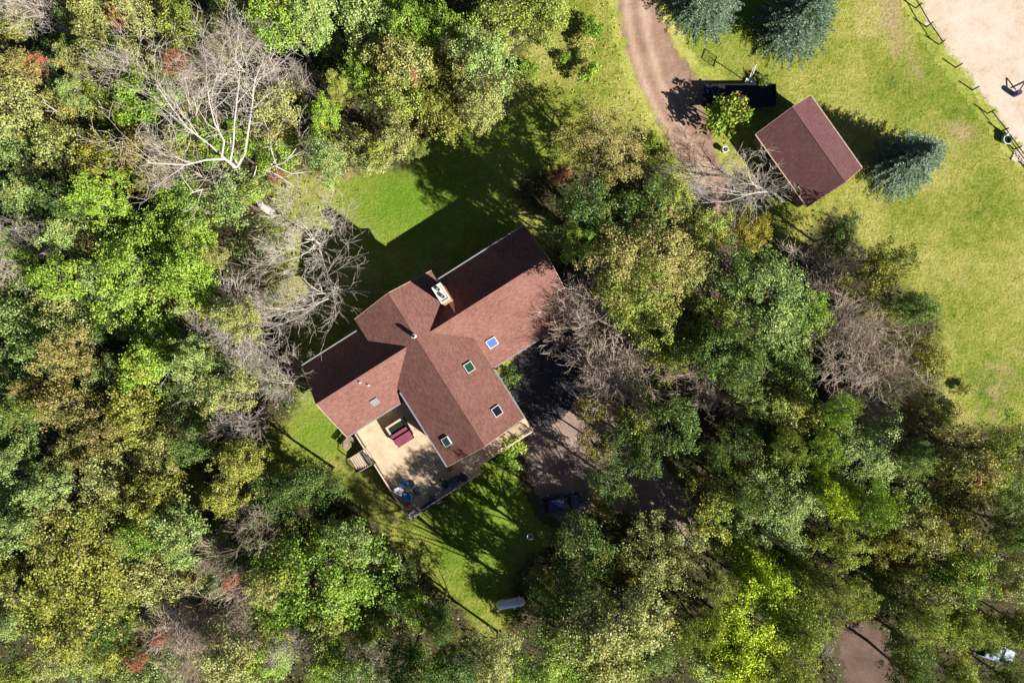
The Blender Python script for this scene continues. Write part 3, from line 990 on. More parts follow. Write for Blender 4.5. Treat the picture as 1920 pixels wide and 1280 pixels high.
b = MB(); b.lathe([(.06, 0), (.06, .62)], (-5.0, 0, 0), 8); b.build('jack', M_GREYPLASTIC, tr)
b = MB(); b.tube([(-2.6, -.4, .93), (-1.7, .25, 1.0)], .05, 7); b.build('pipe', M_WHITE, tr)

# basketball hoop on its portable base
bh = empty('basketball_hoop', P(1402, 156, 0), math.atan2(-SUN_H.y, -SUN_H.x) + .25); tag(bh, 'portable basketball hoop with pale base on the grass behind the garage shadow', 'basketball hoop')
b = MB(); b.box((-.2, 0, .12), (1.15, .85, .22)); b.lathe([(.38, .22), (.34, .36), (.05, .38)], (-.45, 0, 0), 12); b.build('base', M_GREYPLASTIC, bh)
b = MB(); b.tube([(-.1, 0, .2), (-.02, 0, 2.3), (.35, 0, 2.75)], .055, 8); b.build('pole', M_DARK, bh)
b = MB()
for z in (2.45, 3.45): b.box((.48, 0, z), (.06, 1.12, .07))
for s_ in (-1, 1): b.box((.48, s_ * .55, 2.95), (.06, .06, 1.07))
b.build('backboard_frame', M_WHITE, bh)
m_, nt, bs = new_mat('clear_acrylic'); bs.inputs['Alpha'].default_value = .14; bs.inputs['Roughness'].default_value = .1
b = MB(); b.box((.48, 0, 2.95), (.015, 1.03, .93)); b.build('backboard', m_, bh)
b = MB()
b.tube([(.78 + .23 * math.cos(a), .23 * math.sin(a), 2.6) for a in np.linspace(0, 2 * PI, 19)], .02, 6); b.build('rim', M_ORANGE, bh)
b = MB(); b.box((-.55, .3, .45), (.5, .4, .16), .3); b.build('ballast_bag', M_WHITE, bh)

# propane tank
pt = empty('propane_tank', P(958, 1130, .75) - Vector((0, 0, .75)), R(9)); tag(pt, 'pale rounded propane tank lying on the shaded lawn', 'tank')
prof = [(.02, -1.55), (.25, -1.51), (.42, -1.38), (.48, -1.15), (.48, 1.15), (.42, 1.38), (.25, 1.51), (.02, 1.55)]
b = MB(); b.lathe(prof, (0, 0, .78), 20, axis='X'); b.build('tank_shell', M_TANK, pt, smooth=True)
b = MB(); b.lathe([(.2, 1.22), (.21, 1.36), (.15, 1.44), (.02, 1.46)], (.35, 0, 0), 14); b.build('valve_dome', M_TANK, pt, smooth=True)
for sx in (-.9, .9):
    b = MB(); b.box((sx, 0, .2), (.22, .8, .4)); b.build('leg', M_CONC, pt)
b = MB(); b.box((1.0, 0, 1.27), (.2, .06, .06)); b.build('lifting_lug', M_TANK, pt)


def make_car(nm, loc, rz, paint, label):
    t = empty(nm, loc, rz)
    tag(t, label, 'car', 'cars parked under the trees')
    secs = [(-2.2, .62, .30, .78), (-2.1, .80, .25, .92), (-1.3, .88, .22, .98), (0.9, .88, .22, 1.0), (1.6, .86, .24, .92), (2.1, .78, .28, .80), (2.25, .60, .35, .70)]
    b = MB(); vs, fs = [], []
    for (x, w, z0, z1) in secs:
        vs += [(x, -w, z0 + .1), (x, -w, z1 - .18), (x, -w * .9, z1), (x, w * .9, z1), (x, w, z1 - .18), (x, w, z0 + .1), (x, w * .9, z0), (x, -w * .9, z0)]
    for i in range(len(secs) - 1):
        for k in range(8): fs.append((i * 8 + k, i * 8 + (k + 1) % 8, (i + 1) * 8 + (k + 1) % 8, (i + 1) * 8 + k))
    fs += [tuple(range(7, -1, -1)), tuple(len(vs) - 8 + k for k in range(8))]
    b.add(vs, fs); b.build('body', paint, t)
    b = MB()
    lo = [(-1.95, .80), (1.05, .80)]; hi = [(-1.45, .62), (.25, .62)]
    vs = [(-1.95, -.78, .97), (1.05, -.78, .97), (1.05, .78, .97), (-1.95, .78, .97), (-1.4, -.64, 1.44), (.2, -.64, 1.44), (.2, .64, 1.44), (-1.4, .64, 1.44)]
    b.add(vs, [(0, 1, 5, 4), (1, 2, 6, 5), (2, 3, 7, 6), (3, 0, 4, 7)]); b.build('window', M_PANE_DARK, t)
    b = MB(); b.add([(-1.42, -.66, 1.44), (.22, -.66, 1.44), (.22, .66, 1.44), (-1.42, .66, 1.44), (-1.3, -.55, 1.5), (.1, -.55, 1.5), (.1, .55, 1.5), (-1.3, .55, 1.5)], [(4, 5, 6, 7), (0, 1, 5, 4), (1, 2, 6, 5), (2, 3, 7, 6), (3, 0, 4, 7)]); b.build('roof', paint, t)
    for sx in (-1.35, 1.4):
        for s_ in (-1, 1):
            b = MB(); b.lathe([(.2, -.1), (.31, -.1), (.33, -.06), (.33, .06), (.31, .1), (.2, .1)], n=16, axis='X'); w_ = b.build('wheel', M_TYRE, t); w_.rotation_euler = (0, 0, PI / 2); w_.location = (sx, s_ * .8, .33)
            b = MB(); b.lathe([(.02, -.105), (.2, -.105), (.2, .105), (.02, .105)], n=10, axis='X'); b.build('rim', M_GREYPLASTIC, w_)
    for s_ in (-1, 1):
        b = MB(); b.box((2.17, s_ * .55, .66), (.12, .32, .14)); b.build('headlight', M_LENS, t)
        b = MB(); b.box((-2.17, s_ * .55, .74), (.1, .28, .14)); b.build('tail_light', M_RED, t)
        b = MB(); b.box((.75, s_ * .93, 1.0), (.12, .18, .12)); b.build('mirror', paint, t)
    return t


make_car('parked_car', P(1052, 940, 0), R(8), M_DKBLUE, 'dark blue car parked in deep shade at the edge of the gravel yard')
make_car('parked_car', P(1855, 1216, 0), R(-18), M_SILVER, 'silver blue car half hidden under the trees near the bottom corner')


def bucket(px, py, label, s_=1.0, mat=M_WHITE):
    t = empty('bucket', P(px, py), 0); tag(t, label, 'bucket', 'pale buckets in the yard')
    b = MB(); b.lathe([(.16, 0), (.21, .42), (.23, .42), (.23, .45), (.19, .45), (.15, .05)], n=14); b.build('tub', mat, t)
    b = MB(); b.tube([(.21 * math.cos(a), .02, .42 + .22 * math.sin(a)) for a in np.linspace(0, PI, 9)], .012, 5); b.build('handle', M_DARK, t)
    t.scale = (s_,) * 3


bucket(1357, 283, 'white bucket on the grass beside the bush by the garage', 1.5)
bucket(994, 1003, 'white bucket on the dappled lawn near the gravel yard', 1.6)
bucket(1015, 1046, 'white bucket beside the brown bush at the lawn edge', 1.3)

# arena barrel with two poles
ab = empty('arena_barrel', P(1901, 178), 0); tag(ab, 'dark blue barrel standing in the sandy arena with two poles beside it', 'barrel')
b = MB(); b.lathe([(.27, 0), (.29, .05), (.29, .28), (.305, .3), (.29, .32), (.29, .58), (.305, .6), (.29, .62), (.29, .86), (.27, .9), (.25, .88)], n=18); b.build('drum', M_BARREL, ab)
for (q, nm) in (((1887, 146), 'pole'), ((1922, 153), 'pole')):
    e = P(*q) - P(1901, 178)
    pl = empty('jump_pole', P(1901, 178) + e.normalized() * .35, 0)
    tag(pl, 'dark thin pole leaning on the barrel, ' + ('pointing at the fence posts' if q[0] < 1900 else 'pointing away from the fence'), 'pole', 'poles at the arena barrel')
    b = MB(); b.tube([e.normalized() * .05 + Vector((0, 0, .5)), e * .8 + Vector((0, 0, .05))], .06, 8); b.build('rod', M_FENCE, pl)
    b = MB(); b.lathe([(.06, 0), (.06, .06)], e * .8, 8); b.build('end_cap', M_BLACK, pl)

# paddock fence
posts = [(1688, -28), (1716.5, 15.6), (1737, 51), (1760, 84), (1792, 127), (1823, 169), (1851, 213), (1877, 246), (1901.6, 280), (1930, 318), (1960, 357)]
fn = empty('paddock_fence', P(*posts[0]), 0); tag(fn, 'dark post and rail fence between the lawn and the sandy arena', 'fence')
F0 = P(*posts[0])
for q in posts:
    b = MB(); c_ = P(*q) - F0; b.tube([c_, c_ + Vector((random.uniform(-.03, .03), random.uniform(-.03, .03), 1.15))], .075, 7); b.build('post', M_FENCE, fn)
for i in (0, 1, 2, 6, 7, 8, 9):
    a, c_ = P(*posts[i]) - F0, P(*posts[i + 1]) - F0
    for z in ((.75,) if i not in (7, 8) else (.75, .35)):
        b = MB(); b.beam(a + Vector((0, 0, z)), c_ + Vector((0, 0, z)), .05, .11); b.build('rail', M_FENCE, fn)
for i in (3, 4, 5):
    a, c_ = P(*posts[i]) - F0, P(*posts[i + 1]) - F0
    for z in (.9, .5):
        b = MB(); b.tube([a + Vector((0, 0, z)), c_ + Vector((0, 0, z))], .006, 4); b.build('wire', M_DARK, fn)
# tub and planks by the fence
t = empty('water_tub', P(1884, 264), .4); tag(t, 'pale green tub with a white liner at the foot of the fence', 'tub')
b = MB(); b.lathe([(.42, 0), (.5, .52), (.54, .52), (.54, .58), (.46, .58), (.4, .1)], n=18); b.build('tub', M_PALEGREEN, t)
b = MB(); b.lathe([(.44, .3), (.44, .32)], n=18); b.build('water', M_WATER, t)
b = MB(); b.box((.1, .55, .4), (.6, .12, .75), .4); b.build('liner', M_WHITE, t)
t = empty('plank_pile', P(1911, 297), R(-20)); tag(t, 'low pile of weathered pinkish planks below the fence rails', 'plank pile')
for k in range(7):
    b = MB(); b.box((random.uniform(-.1, .1), -.45 + (k % 4) * .28 + (k // 4) * .1, .04 + .06 * (k // 4)), (1.6 + random.uniform(-.2, .2), .2, .05), random.uniform(-.08, .08)); b.build('plank', M_STEP, t)

# ------------------------------------------------------------------ tree kinds
def sprays(C, N, k, rng, ln=(.16, .30), wd=.42, spread=.22):
    """fans of k leaves round each point C, in the plane across N"""
    n = len(C)
    N = N / (np.linalg.norm(N, axis=1, keepdims=True) + 1e-9)
    T = np.cross(N, rng.normal(size=(n, 3))); T /= (np.linalg.norm(T, axis=1, keepdims=True) + 1e-9)
    B = np.cross(N, T)
    ang = (np.arange(k) * (2 * PI / k))[None, :] + rng.uniform(-.45, .45, (n, k))
    D = T[:, None] * np.cos(ang)[..., None] + B[:, None] * np.sin(ang)[..., None] + N[:, None] * rng.uniform(-.55, .35, (n, k, 1))
    D /= np.linalg.norm(D, axis=2, keepdims=True)
    W = np.cross(N[:, None] + rng.normal(size=(n, k, 3)) * .5, D); W /= (np.linalg.norm(W, axis=2, keepdims=True) + 1e-9)
    L = rng.uniform(ln[0], ln[1], (n, k, 1))
    O = C[:, None] + D * rng.uniform(.02, spread, (n, k, 1)) + rng.normal(size=(n, k, 3)) * .04
    V = np.empty((n, k, 4, 3))
    V[:, :, 0] = O
    V[:, :, 1] = O + D * L * .5 - W * L * wd
    V[:, :, 2] = O + D * L
    V[:, :, 3] = O + D * L * .5 + W * L * wd
    return V.reshape(-1, 4, 3)


def crown_mesh(nm, seed, n_cl=60, per=15, k=7, rad=3.0, zc_=6.0, hz=2.6, flat=1.0, f=1.0):
    """a crown of leaf sprays gathered on uneven boughs, with gaps between them"""
    rng = np.random.default_rng(seed)
    th = rng.uniform(0, 2 * PI, n_cl)
    cz = 1 - 1.3 * rng.uniform(0, 1, n_cl) ** 0.9
    lob = 1 + .22 * np.sin(2 * th + seed * 1.7) + .16 * np.sin(5 * th + 2.1 * seed) + rng.uniform(-.2, .25, n_cl)
    rr = rng.uniform(.25, 1.0, n_cl) ** .6
    sx = np.sqrt(np.clip(1 - cz * cz, 0, 1))
    C = np.stack([rad * lob * rr * sx * np.cos(th), rad * lob * rr * sx * np.sin(th), zc_ + hz * rr * cz * flat * (1 + .15 * np.sin(2 * th + seed)) + rng.uniform(-.8, .7, n_cl)], 1)
    Vs = []
    for i in range(n_cl):
        br = rng.uniform(.3, 1.0) * f
        n = int(per * (br / f / .7) ** 1.6) + 2
        d = rng.normal(size=(n, 3)); d /= np.linalg.norm(d, axis=1, keepdims=True)
        out = C[i] - np.array([0, 0, zc_ - 1]); out = out / (np.linalg.norm(out) + 1e-6)
        pos = C[i] + d * (br * rng.uniform(.2, 1.1, n) ** .7)[:, None] * np.array([1.15, 1.15, .6])
        N = d * .5 + out * .35 + np.array([0, 0, .6]) + rng.normal(size=(n, 3)) * .4
        Vs.append(sprays(pos, N, k, rng, (.10 * f, .23 * f), .40, .23 * f))
    return quads_mesh(nm, np.concatenate(Vs), LEAF['g']), C


def limb_mesh(C, seed, zc_, h0, r0, mat):
    rg = random.Random(seed)
    b = MB()
    top = Vector((rg.uniform(-.2, .2), rg.uniform(-.2, .2), zc_ + 1.2))
    b.tube([(0, 0, -.1), (rg.uniform(-.1, .1), rg.uniform(-.1, .1), zc_ * .45), top], [r0, r0 * .75, r0 * .25], 8)
    idx = rg.sample(range(len(C)), min(26, len(C)))
    for i in idx:
        e = Vector(C[i])
        z0 = rg.uniform(.45, .95) * min(e.z, zc_ + .6)
        s_ = Vector((0, 0, z0)) + top * Vector((1, 1, 0)).length * 0
        mid = (s_ + e) / 2 + Vector((rg.uniform(-.3, .3), rg.uniform(-.3, .3), rg.uniform(-.1, .5)))
        b.tube([s_, mid, e], [r0 * .38, r0 * .22, .025], 5, cap=False)
    me_o = b.build('trunk', mat)
    me = me_o.data
    bpy.data.objects.remove(me_o)
    return me


LEAFY = []
for sd in range(10):
    me, C = crown_mesh('crown', 11 + sd, n_cl=[62, 75, 52, 84, 66, 56, 80, 70, 44, 48][sd], flat=[1, .85, 1.15, .9, 1.2, .8, 1, 1.05, .9, 1.1][sd])
    LEAFY.append((me, limb_mesh(C, sd, 6.0, 0, .2, M_BARK)))
BIG = []
for sd in range(4):
    me, C = crown_mesh('crown', 51 + sd, n_cl=[150, 175, 130, 160][sd], per=13, hz=2.2, f=.62)
    BIG.append((me, limb_mesh(C, 50 + sd, 6.0, 0, .2, M_BARK)))

SPARSE = []
for sd in range(3):
    me, C = crown_mesh('crown', 71 + sd, n_cl=[32, 38, 35][sd], per=13)
    SPARSE.append((me, limb_mesh(C, 70 + sd, 6.0, 0, .17, M_BARK)))
BUSH = []
for sd in range(3):
    rng = np.random.default_rng(80 + sd)
    Vs = []
    for i in range(26):
        a = rng.uniform(0, 2 * PI); q = rng.uniform(0, 1) ** .6
        c_ = np.array([q * math.cos(a), q * math.sin(a), .25 + .75 * math.sqrt(max(0, 1 - q * q)) * rng.uniform(.7, 1.1)])
        n = 9
        d = rng.normal(size=(n, 3)); d /= np.linalg.norm(d, axis=1, keepdims=True); d[:, 2] = np.abs(d[:, 2])
        Vs.append(sprays(c_ + d * rng.uniform(.08, .36, (n, 1)), d + (0, 0, .6) + rng.normal(size=(n, 3)) * .5, 5, rng, (.09, .19), .4, .12))
    me = quads_mesh('foliage', np.concatenate(Vs), LEAF['s'])
    b = MB()
    for k in range(9):
        a = k * .7; b.tube([(0.05 * math.cos(a), .05 * math.sin(a), -.05), (.5 * math.cos(a), .5 * math.sin(a), .7)], [.03, .012], 4, cap=False)
    so = b.build('stem', M_BARK); sm = so.data; bpy.data.objects.remove(so)
    BUSH.append((me, sm))


def grow(mb0, mb1, p, d, length, rad, level, maxlev, rg, up=.12, kids=(5, 6, 6, 5), spread=.85, sides=(7, 6, 4, 3, 3)):
    n = (5, 4, 3, 3, 2)[min(level, 4)]
    pts, rads = [p.copy()], [rad]
    q, dd = p.copy(), d.copy()
    for i in range(n):
        dd = (dd + Vector((rg.gauss(0, .25), rg.gauss(0, .25), rg.gauss(0, .16) + up * .35))).normalized()
        q = q + dd * (length / n)
        pts.append(q.copy()); rads.append(max(rad * (1 - .78 * (i + 1) / n), .009 if level > 1 else .014))
    (mb0 if level <= 1 else mb1).tube(pts, rads, sides[min(level, 4)], cap=False)
    if level >= maxlev: return
    for k in range(kids[min(level, len(kids) - 1)]):
        t = rg.uniform(.35 if level else .42, 1.0)
        i = min(int(t * n), n - 1); f = t * n - i
        s_ = pts[i].lerp(pts[i + 1], f)
        base = (pts[i + 1] - pts[i]).normalized()
        a = rg.uniform(0, 2 * PI)
        side = base.cross(Vector((math.cos(a), math.sin(a), .3))).normalized()
        sp = spread * rg.uniform(.6, 1.15)
        nd_ = (base * math.cos(sp) + side * math.sin(sp) + Vector((0, 0, up))).normalized()
        grow(mb0, mb1, s_, nd_, length * rg.uniform(.42, .7) * (1.15 if level == 0 else 1), max(rads[i] * (.66 if level == 0 else .55), .011), level + 1, maxlev, rg, up, kids, spread, sides)


def bare_proto(seed, h=8.0, r0=.2, maxlev=4, kids=(7, 6, 5, 4), spread=.9, up=.15, lean=None):
    rg = random.Random(seed)
    a, b = MB(), MB()
    grow(a, b, Vector((0, 0, -.1)), lean or Vector((rg.uniform(-.1, .1), rg.uniform(-.1, .1), 1)).normalized(), h, r0, 0, maxlev, rg, up, kids, spread)
    oa = a.build('trunk', M_PALE, smooth=True); ob = b.build('crown', M_PALE, smooth=True)
    ma, mb_ = oa.data, ob.data
    bpy.data.objects.remove(oa); bpy.data.objects.remove(ob)
    co = np.array([v.co for v in mb_.vertices])
    return mb_, ma, co.mean(axis=0)


BARE = [bare_proto(100 + k, 7.0, .19, 4, (8, 7, 6, 4)) for k in range(4)]
GIANT = bare_proto(131, 8.5, .33, 4, (11, 7, 5, 3), 1.0, .08)


def shrub_proto(seed):
    """many fine upright stems fanning from the base"""
    rg = random.Random(seed)
    a, b = MB(), MB()
    for k in range(5):
        ang = rg.uniform(0, 2 * PI); e = rg.uniform(.15, .5)
        grow(a, b, Vector((rg.uniform(-.2, .2), rg.uniform(-.2, .2), -.05)), Vector((math.cos(ang) * e, math.sin(ang) * e, 1)).normalized(), rg.uniform(3.2, 4.5), .04, 0, 3, rg, .22, (8, 7, 7), .6, (5, 4, 3, 3))
    oa = a.build('stem', M_TWIG); ob = b.build('twigs', M_TWIG)
    ma, mb_ = oa.data, ob.data
    bpy.data.objects.remove(oa); bpy.data.objects.remove(ob)
    return mb_, ma


TWIGGY = [shrub_proto(200 + k) for k in range(3)]


def spruce_proto(seed, h=10.0, rad=3.3):
    rng = np.random.default_rng(seed); rg = random.Random(seed)
    Cs, Ns, Ts = [], [], []
    b = MB(); b.tube([(0, 0, -.1), (0, 0, h * .6), (0, 0, h)], [.22, .12, .02], 8)
    z = .5
    V = []
    while z < h - .1:
        f = 1 - z / h
        L = rad * f ** .5 * (1 - .15 * (1 - f)) + .10
        nb = 8 + int(12 * f)
        a0 = rg.uniform(0, 6.28)
        for k in range(nb):
            a = a0 + 2 * PI * k / nb + rg.uniform(-.15, .15)
            Lk = L * rg.choice((rg.uniform(.55, .85), rg.uniform(.85, 1.1)))
            dirv = np.array([math.cos(a), math.sin(a), 0]); side = np.array([-math.sin(a), math.cos(a), 0])
            b.tube([(0, 0, z), tuple(dirv * Lk * .95 + (0, 0, z - .12 * Lk))], [.03, .01], 3, cap=False)
            n = max(4, int(Lk / .12))
            for t in np.linspace(.18, 1.0, n):
                base = dirv * Lk * t + np.array([0, 0, z - .14 * Lk * t * t + .03])
                for s_ in (-1, 1):
                    ln = (.15 + .26 * (1 - t) * min(1, Lk / 1.6)) * rg.uniform(.5, 1.3)
                    dd = dirv * rg.uniform(.1, .9) + side * s_ * rg.uniform(.5, 1) + np.array([0, 0, rg.uniform(-.3, .7)])
                    dd = dd / np.linalg.norm(dd)
                    w = np.cross(dd, np.array([rg.gauss(0, .35), rg.gauss(0, .35), 1.0])); w /= np.linalg.norm(w)
                    w *= .055
                    V.append([base - w * .5, base + dd * ln * .6 - w, base + dd * ln, base + dd * ln * .6 + w])
        z += .24 + .10 * f
    me = quads_mesh('crown', np.array(V), M_NEEDLE)
    o = b.build('trunk', M_BARK); t = o.data; bpy.data.objects.remove(o)
    return me, t


SPRUCE = [spruce_proto(300), spruce_proto(301)]

# ------------------------------------------------------------------ planting
PLANTED = []     # dicts: root, px, py, colour word, kind word ...
WORD = {'o': 'olive green', 'g': 'mid green', 'b': 'greyish green', 'd': 'dark green', 'y': 'yellow', 'l': 'bright lime', 'n': 'brownish', 'r': 'red', 's': 'yellow green', 'k': 'yellowish green', 'm': 'mottled dark and yellow'}


def plant(kind, proto, px, py, rad, h, mat=None, mat2=None, proto_r=3.0, proto_h=8.5, zfrac=.68, letter=None, label=None, names=('crown', 'trunk'), cat='tree', group=None, lift=None, rz=None, at_base=False):
    zc_ = 0 if at_base else h * zfrac
    p = P(px, py, zc_)
    root = empty(kind, (p.x, p.y, 0), random.uniform(0, 6.28) if rz is None else rz)
    root.scale = (rad / proto_r * (sq := random.uniform(.88, 1.14)), rad / proto_r / sq, h / proto_h)
    if len(proto) > 2 and not at_base:      # stand the tree so that its crown, not its foot, is at the pixel
        a_ = root.rotation_euler.z
        ox, oy = proto[2][0] * root.scale.x, proto[2][1] * root.scale.y
        root.location.x -= ox * math.cos(a_) - oy * math.sin(a_); root.location.y -= ox * math.sin(a_) + oy * math.cos(a_)
    for me, nm, mt in ((proto[0], names[0], mat), (proto[1], names[1], mat2)):
        o = bpy.data.objects.new(nm, me); COL.objects.link(o); o.parent = root
        if lift and nm == 'crown':
            o.scale.z = lift; o.location.z = 6.0 * (1 - lift) + 1.0
        if mt is not None:
            o.material_slots[0].link = 'OBJECT'; o.material_slots[0].material = mt
    root['category'] = cat
    if group: root['group'] = group
    if label: root['label'] = label
    PLANTED.append(dict(o=root, px=px, py=py, L=letter, kind=kind, r=rad, label=label))
    return root


def leafy(px, py, rpx, letter, h=None, label=None, big=False, group='broadleaf trees of the woods', lift=None, sparse=False):
    h = h or random.uniform(8.5, 12.5)
    rad = rpx / KPX * (1 - h * .68 / CAM_H)
    pr = random.choice(SPARSE if sparse else BIG if (big or rad > 3.6) else LEAFY)
    nm = 'broadleaf_tree'
    return plant(nm, pr, px, py, rad, h, LEAF[letter], None, 3.0, 8.5, .68 if not lift else .82, letter, label, group=group, lift=lift)


def bush(px, py, rpx, letter, h=None, label=None):
    rad = rpx / KPX
    return plant('bush', random.choice(BUSH), px, py, rad, h or rad * 1.2, LEAF[letter], None, 1.15, 1.15, .5, letter, label, ('foliage', 'stem'), 'bush', 'bushes and scrub')


def bare(px, py, rpx, h, label=None, k=None, mat=M_PALE, name='bare_tree'):
    rad = rpx / KPX * (1 - h * .6 / CAM_H)
    return plant(name, BARE[k if k is not None else random.randrange(4)], px, py, rad, h, mat, mat, 4.6, 9.0, .6, 'B', label, group='leafless trees')


def twiggy(px, py, rpx, h, label=None, mat=M_TWIG):
    rad = rpx / KPX * (1 - h * .6 / CAM_H)
    return plant('leafless_shrub', random.choice(TWIGGY), px, py, rad, h, mat, mat, 2.6, 5.2, .6, 'T', label, ('twigs', 'stem'), 'shrub', 'leafless brown shrubs')


# special trees first, with labels of their own
giant = plant('bare_tree', GIANT, 425, 215, 9.2, 15.0, M_GIANT, M_GIANT, 6.6, 12.0, .6, 'B', 'huge pale leafless tree with spreading branches above the small lawn', group='leafless trees', rz=1.7)
bare(580, 452, 105, 6.5, 'pale leafless tree with twigs reaching over the edge of the house shadow', 0, M_GREYTWIG)
bare(530, 572, 100, 7, 'grey leafless tree beside the end gutter of the shaded roof slope', 1, M_GREYTWIG)
bare(440, 630, 110, 8, 'grey leafless tree between the roof corner and the bright green tree', 2, M_GREYTWIG)
bare(380, 690, 95, 9, 'thin grey leafless tree behind the yellow green crowns beyond the house corner', 3, M_GREYTWIG)
bare(515, 690, 80, 7, 'grey leafless tree over the wood edge just beyond the house corner', 1, M_GREYTWIG)
bare(455, 790, 65, 8, 'pale twiggy leafless tree just above a small yellow tree', 0, M_PALE)
bare(320, 170, 80, 11, 'pale leafless tree with a reddish tree at its tips', 1, M_PALE)
bare(330, 330, 60, 9, 'thin pale leafless tree beyond the huge one, over fresh green crowns', 2, M_PALE)
bare(425, 110, 70, 12, 'pale upright leafless tree above the huge spreading one', 3, M_PALE)
bare(35, 500, 80, 10, 'pale leafless tree at the frame edge, with the fallen log beside it', 2, M_PALE)
bare(95, 455, 45, 8, 'small pale leafless tree above the fallen log', 1, M_PALE)
bare(85, 30, 65, 12, 'pale leafless tree in the top corner of the woods', 0, M_PALE)
bare(1355, 345, 98, 6, 'pale grey leafless tree overhanging the end of the driveway and garage', 1, M_GREYTWIG)
bare(590, 1185, 65, 9, 'pale forked leafless tree between green crowns at the lower edge', 2, M_PALE)
bare(680, 1240, 75, 9, 'pale leafless tree in the lower woods beside dark crowns', 3, M_PALE)
bare(600, 20, 40, 11, 'pale twigs of a small leafless tree in a grey green crown', 3, M_PALE)
bare(1590, 690, 110, 7, 'brown leafless tree in the middle of the wood below the garage', 0, M_TWIG)
bare(1360, 690, 70, 8, 'dark grey leafless tree in shade between the brown shrubs and green crowns', 2, M_TWIG)
bare(1310, 730, 70, 8, 'dim leafless tree in shade beyond the parking pad', 3, M_TWIG)
bare(500, 970, 60, 8, 'dim leafless tree in the dark gap below the deck stairs', 0, M_TWIG)
bare(1550, 1180, 40, 5, 'small pale leafless sapling at the edge of the bare dirt clearing', 1, M_PALE)
leafy(150, 1085, 118, 'y', 12, 'largest yellow tree, a broad round crown near the corner of the woods', True)
leafy(600, 1080, 115, 'g', 12, 'largest green crown in the lower woods, below the deck', True)
leafy(1430, 560, 95, 'b', 11, 'broad greyish green tree between the garage and the brown leafless tree', True)
leafy(270, 500, 95, 'g', 12, 'broad fresh green tree near the huge leafless tree', True)
leafy(690, 30, 60, 'b', 11, 'greyish green tree at the top edge beyond the pale twigs')
leafy(1172, 405, 62, 'd', 13, 'dark green tree between the house roof and the pale leafless tree')
leafy(1088, 398, 60, 'd', 14, 'dark green tree standing next to the end of the house roof')
leafy(1220, 500, 95, 'n', 14, 'broad brownish olive tree beyond the gable end of the house', True)
leafy(1150, 498, 60, 'n', 16, 'tall brownish olive tree just beyond the lit gable end of the roof', lift=.6)
leafy(1198, 545, 56, 'k', 16, 'tall yellowish green tree above the brown shrubs beyond the roof end', lift=.6)
leafy(1130, 270, 75, 'n', 7, 'brownish tree with reddish tips beside the driveway')
leafy(1400, 1180, 95, 'l', 12, 'broadest bright lime tree, at the lower edge', True)
leafy(1550, 925, 42, 'l', 11, 'narrow bright lime tree amid greyish green crowns', group='broadleaf trees of the woods')
leafy(1450, 950, 80, 'b', 11, 'broad greyish green tree beside the narrow lime one', True)
leafy(1620, 850, 80, 'b', 10, 'broad greyish green tree on the wood edge below the brown leafless tree', True)
leafy(90, 640, 62, 'b', 11, 'greyish green tree below the fallen log')
leafy(815, 55, 55, 'g', 11, 'fresh yellow green tree near the top edge, dark gap below it')
leafy(830, 200, 58, 'y', 9, 'yellow green tree above the big tree shadow on the lawn')
leafy(1230, 1040, 75, 'o', 11, 'olive tree just below the sunlit dirt of the gravel yard')
bush(1365, 222, 46, 'g', 3.6, 'yellow green bush with reddish tips between driveway and garage')
bush(1385, 192, 18, 'r', 2.2, 'small red bush at the tip of the bush by the garage')
for (px, py, rp, lab) in ((75, 125, 26, 'red bush under the top corner leafless tree'), (225, 36, 22, 'red bush near the top edge in olive crowns'), (330, 118, 30, 'pinkish red bush among pale leafless twigs'), (470, 52, 24, 'red bush at the top tips of the upright leafless tree'), (300, 1196, 16, 'small bright red bush below the largest yellow tree'), (255, 1240, 24, 'red bush at the lower edge below the largest yellow tree'),
                          (1690, 1085, 34, 'dull red bush above the bare dirt clearing'), (1835, 890, 32, 'rusty red bush in the woods near the frame edge'), (1052, 320, 20, 'red bush at the foot of the brownish tree by the driveway'), (772, 142, 18, 'rust red bush beside the yellow green tree near the lawn shadow'), (432, 1090, 18, 'pinkish red bush beside brown twigs below the yellow trees'), (508, 320, 16, 'red bush at the trunk of the huge leafless tree')):
    if px not in (1052, 508, 1690):
        leafy(px, py, rp * .8, 'r', random.uniform(9.5, 11.5), lab.replace('bush', 'tree', 1), lift=.5, sparse=True); continue
    t = bush(px, py, rp, 'r', None, lab)
    hz = 2.5
    p = P(px, py, hz); t.location = (p.x, p.y, 0); t.scale = (t.scale[0], t.scale[1], hz / 1.2)
twiggy(1105, 590, 72, 6, 'brown leafless shrub whose shadow falls on the lit roof end')
twiggy(1140, 690, 70, 6, 'brown leafless shrub overhanging the parking pad')
twiggy(1210, 665, 60, 6, 'brown leafless shrub behind the two beside the parking pad')
twiggy(430, 1000, 60, 6, 'brown leafless shrub in the gap beyond the largest yellow tree')
twiggy(350, 1170, 60, 6, 'brown leafless shrub below the red and yellow crowns')
leafy(1085, 1010, 60, 'd', 14, 'tall dark green tree at the lawn edge below the dark blue car', sparse=True)
leafy(1085, 1165, 48, 'd', 5, 'low dark green tree to the side of the propane tank')
leafy(1050, 1110, 36, 'd', 4, 'small low dark green tree above the low one by the propane tank')
leafy(1102, 1264, 52, 'd', 9.5, 'dark green tree at the lower edge whose shade falls on the propane tank')
leafy(1036, 1250, 74, 'g', 17, 'tall green tree at the lower edge below the propane tank', lift=.5)
leafy(1112, 1210, 72, 'o', 17, 'tall olive tree at the lower edge, the one nearer the propane tank', lift=.5)
leafy(1180, 1165, 66, 'o', 17, 'tall olive tree at the lower edge, the one nearer the broad lime tree', lift=.5)
leafy(1255, 790, 60, 'd', 13, 'tall dark green tree beyond the parking pad below the brown shrubs', sparse=True)
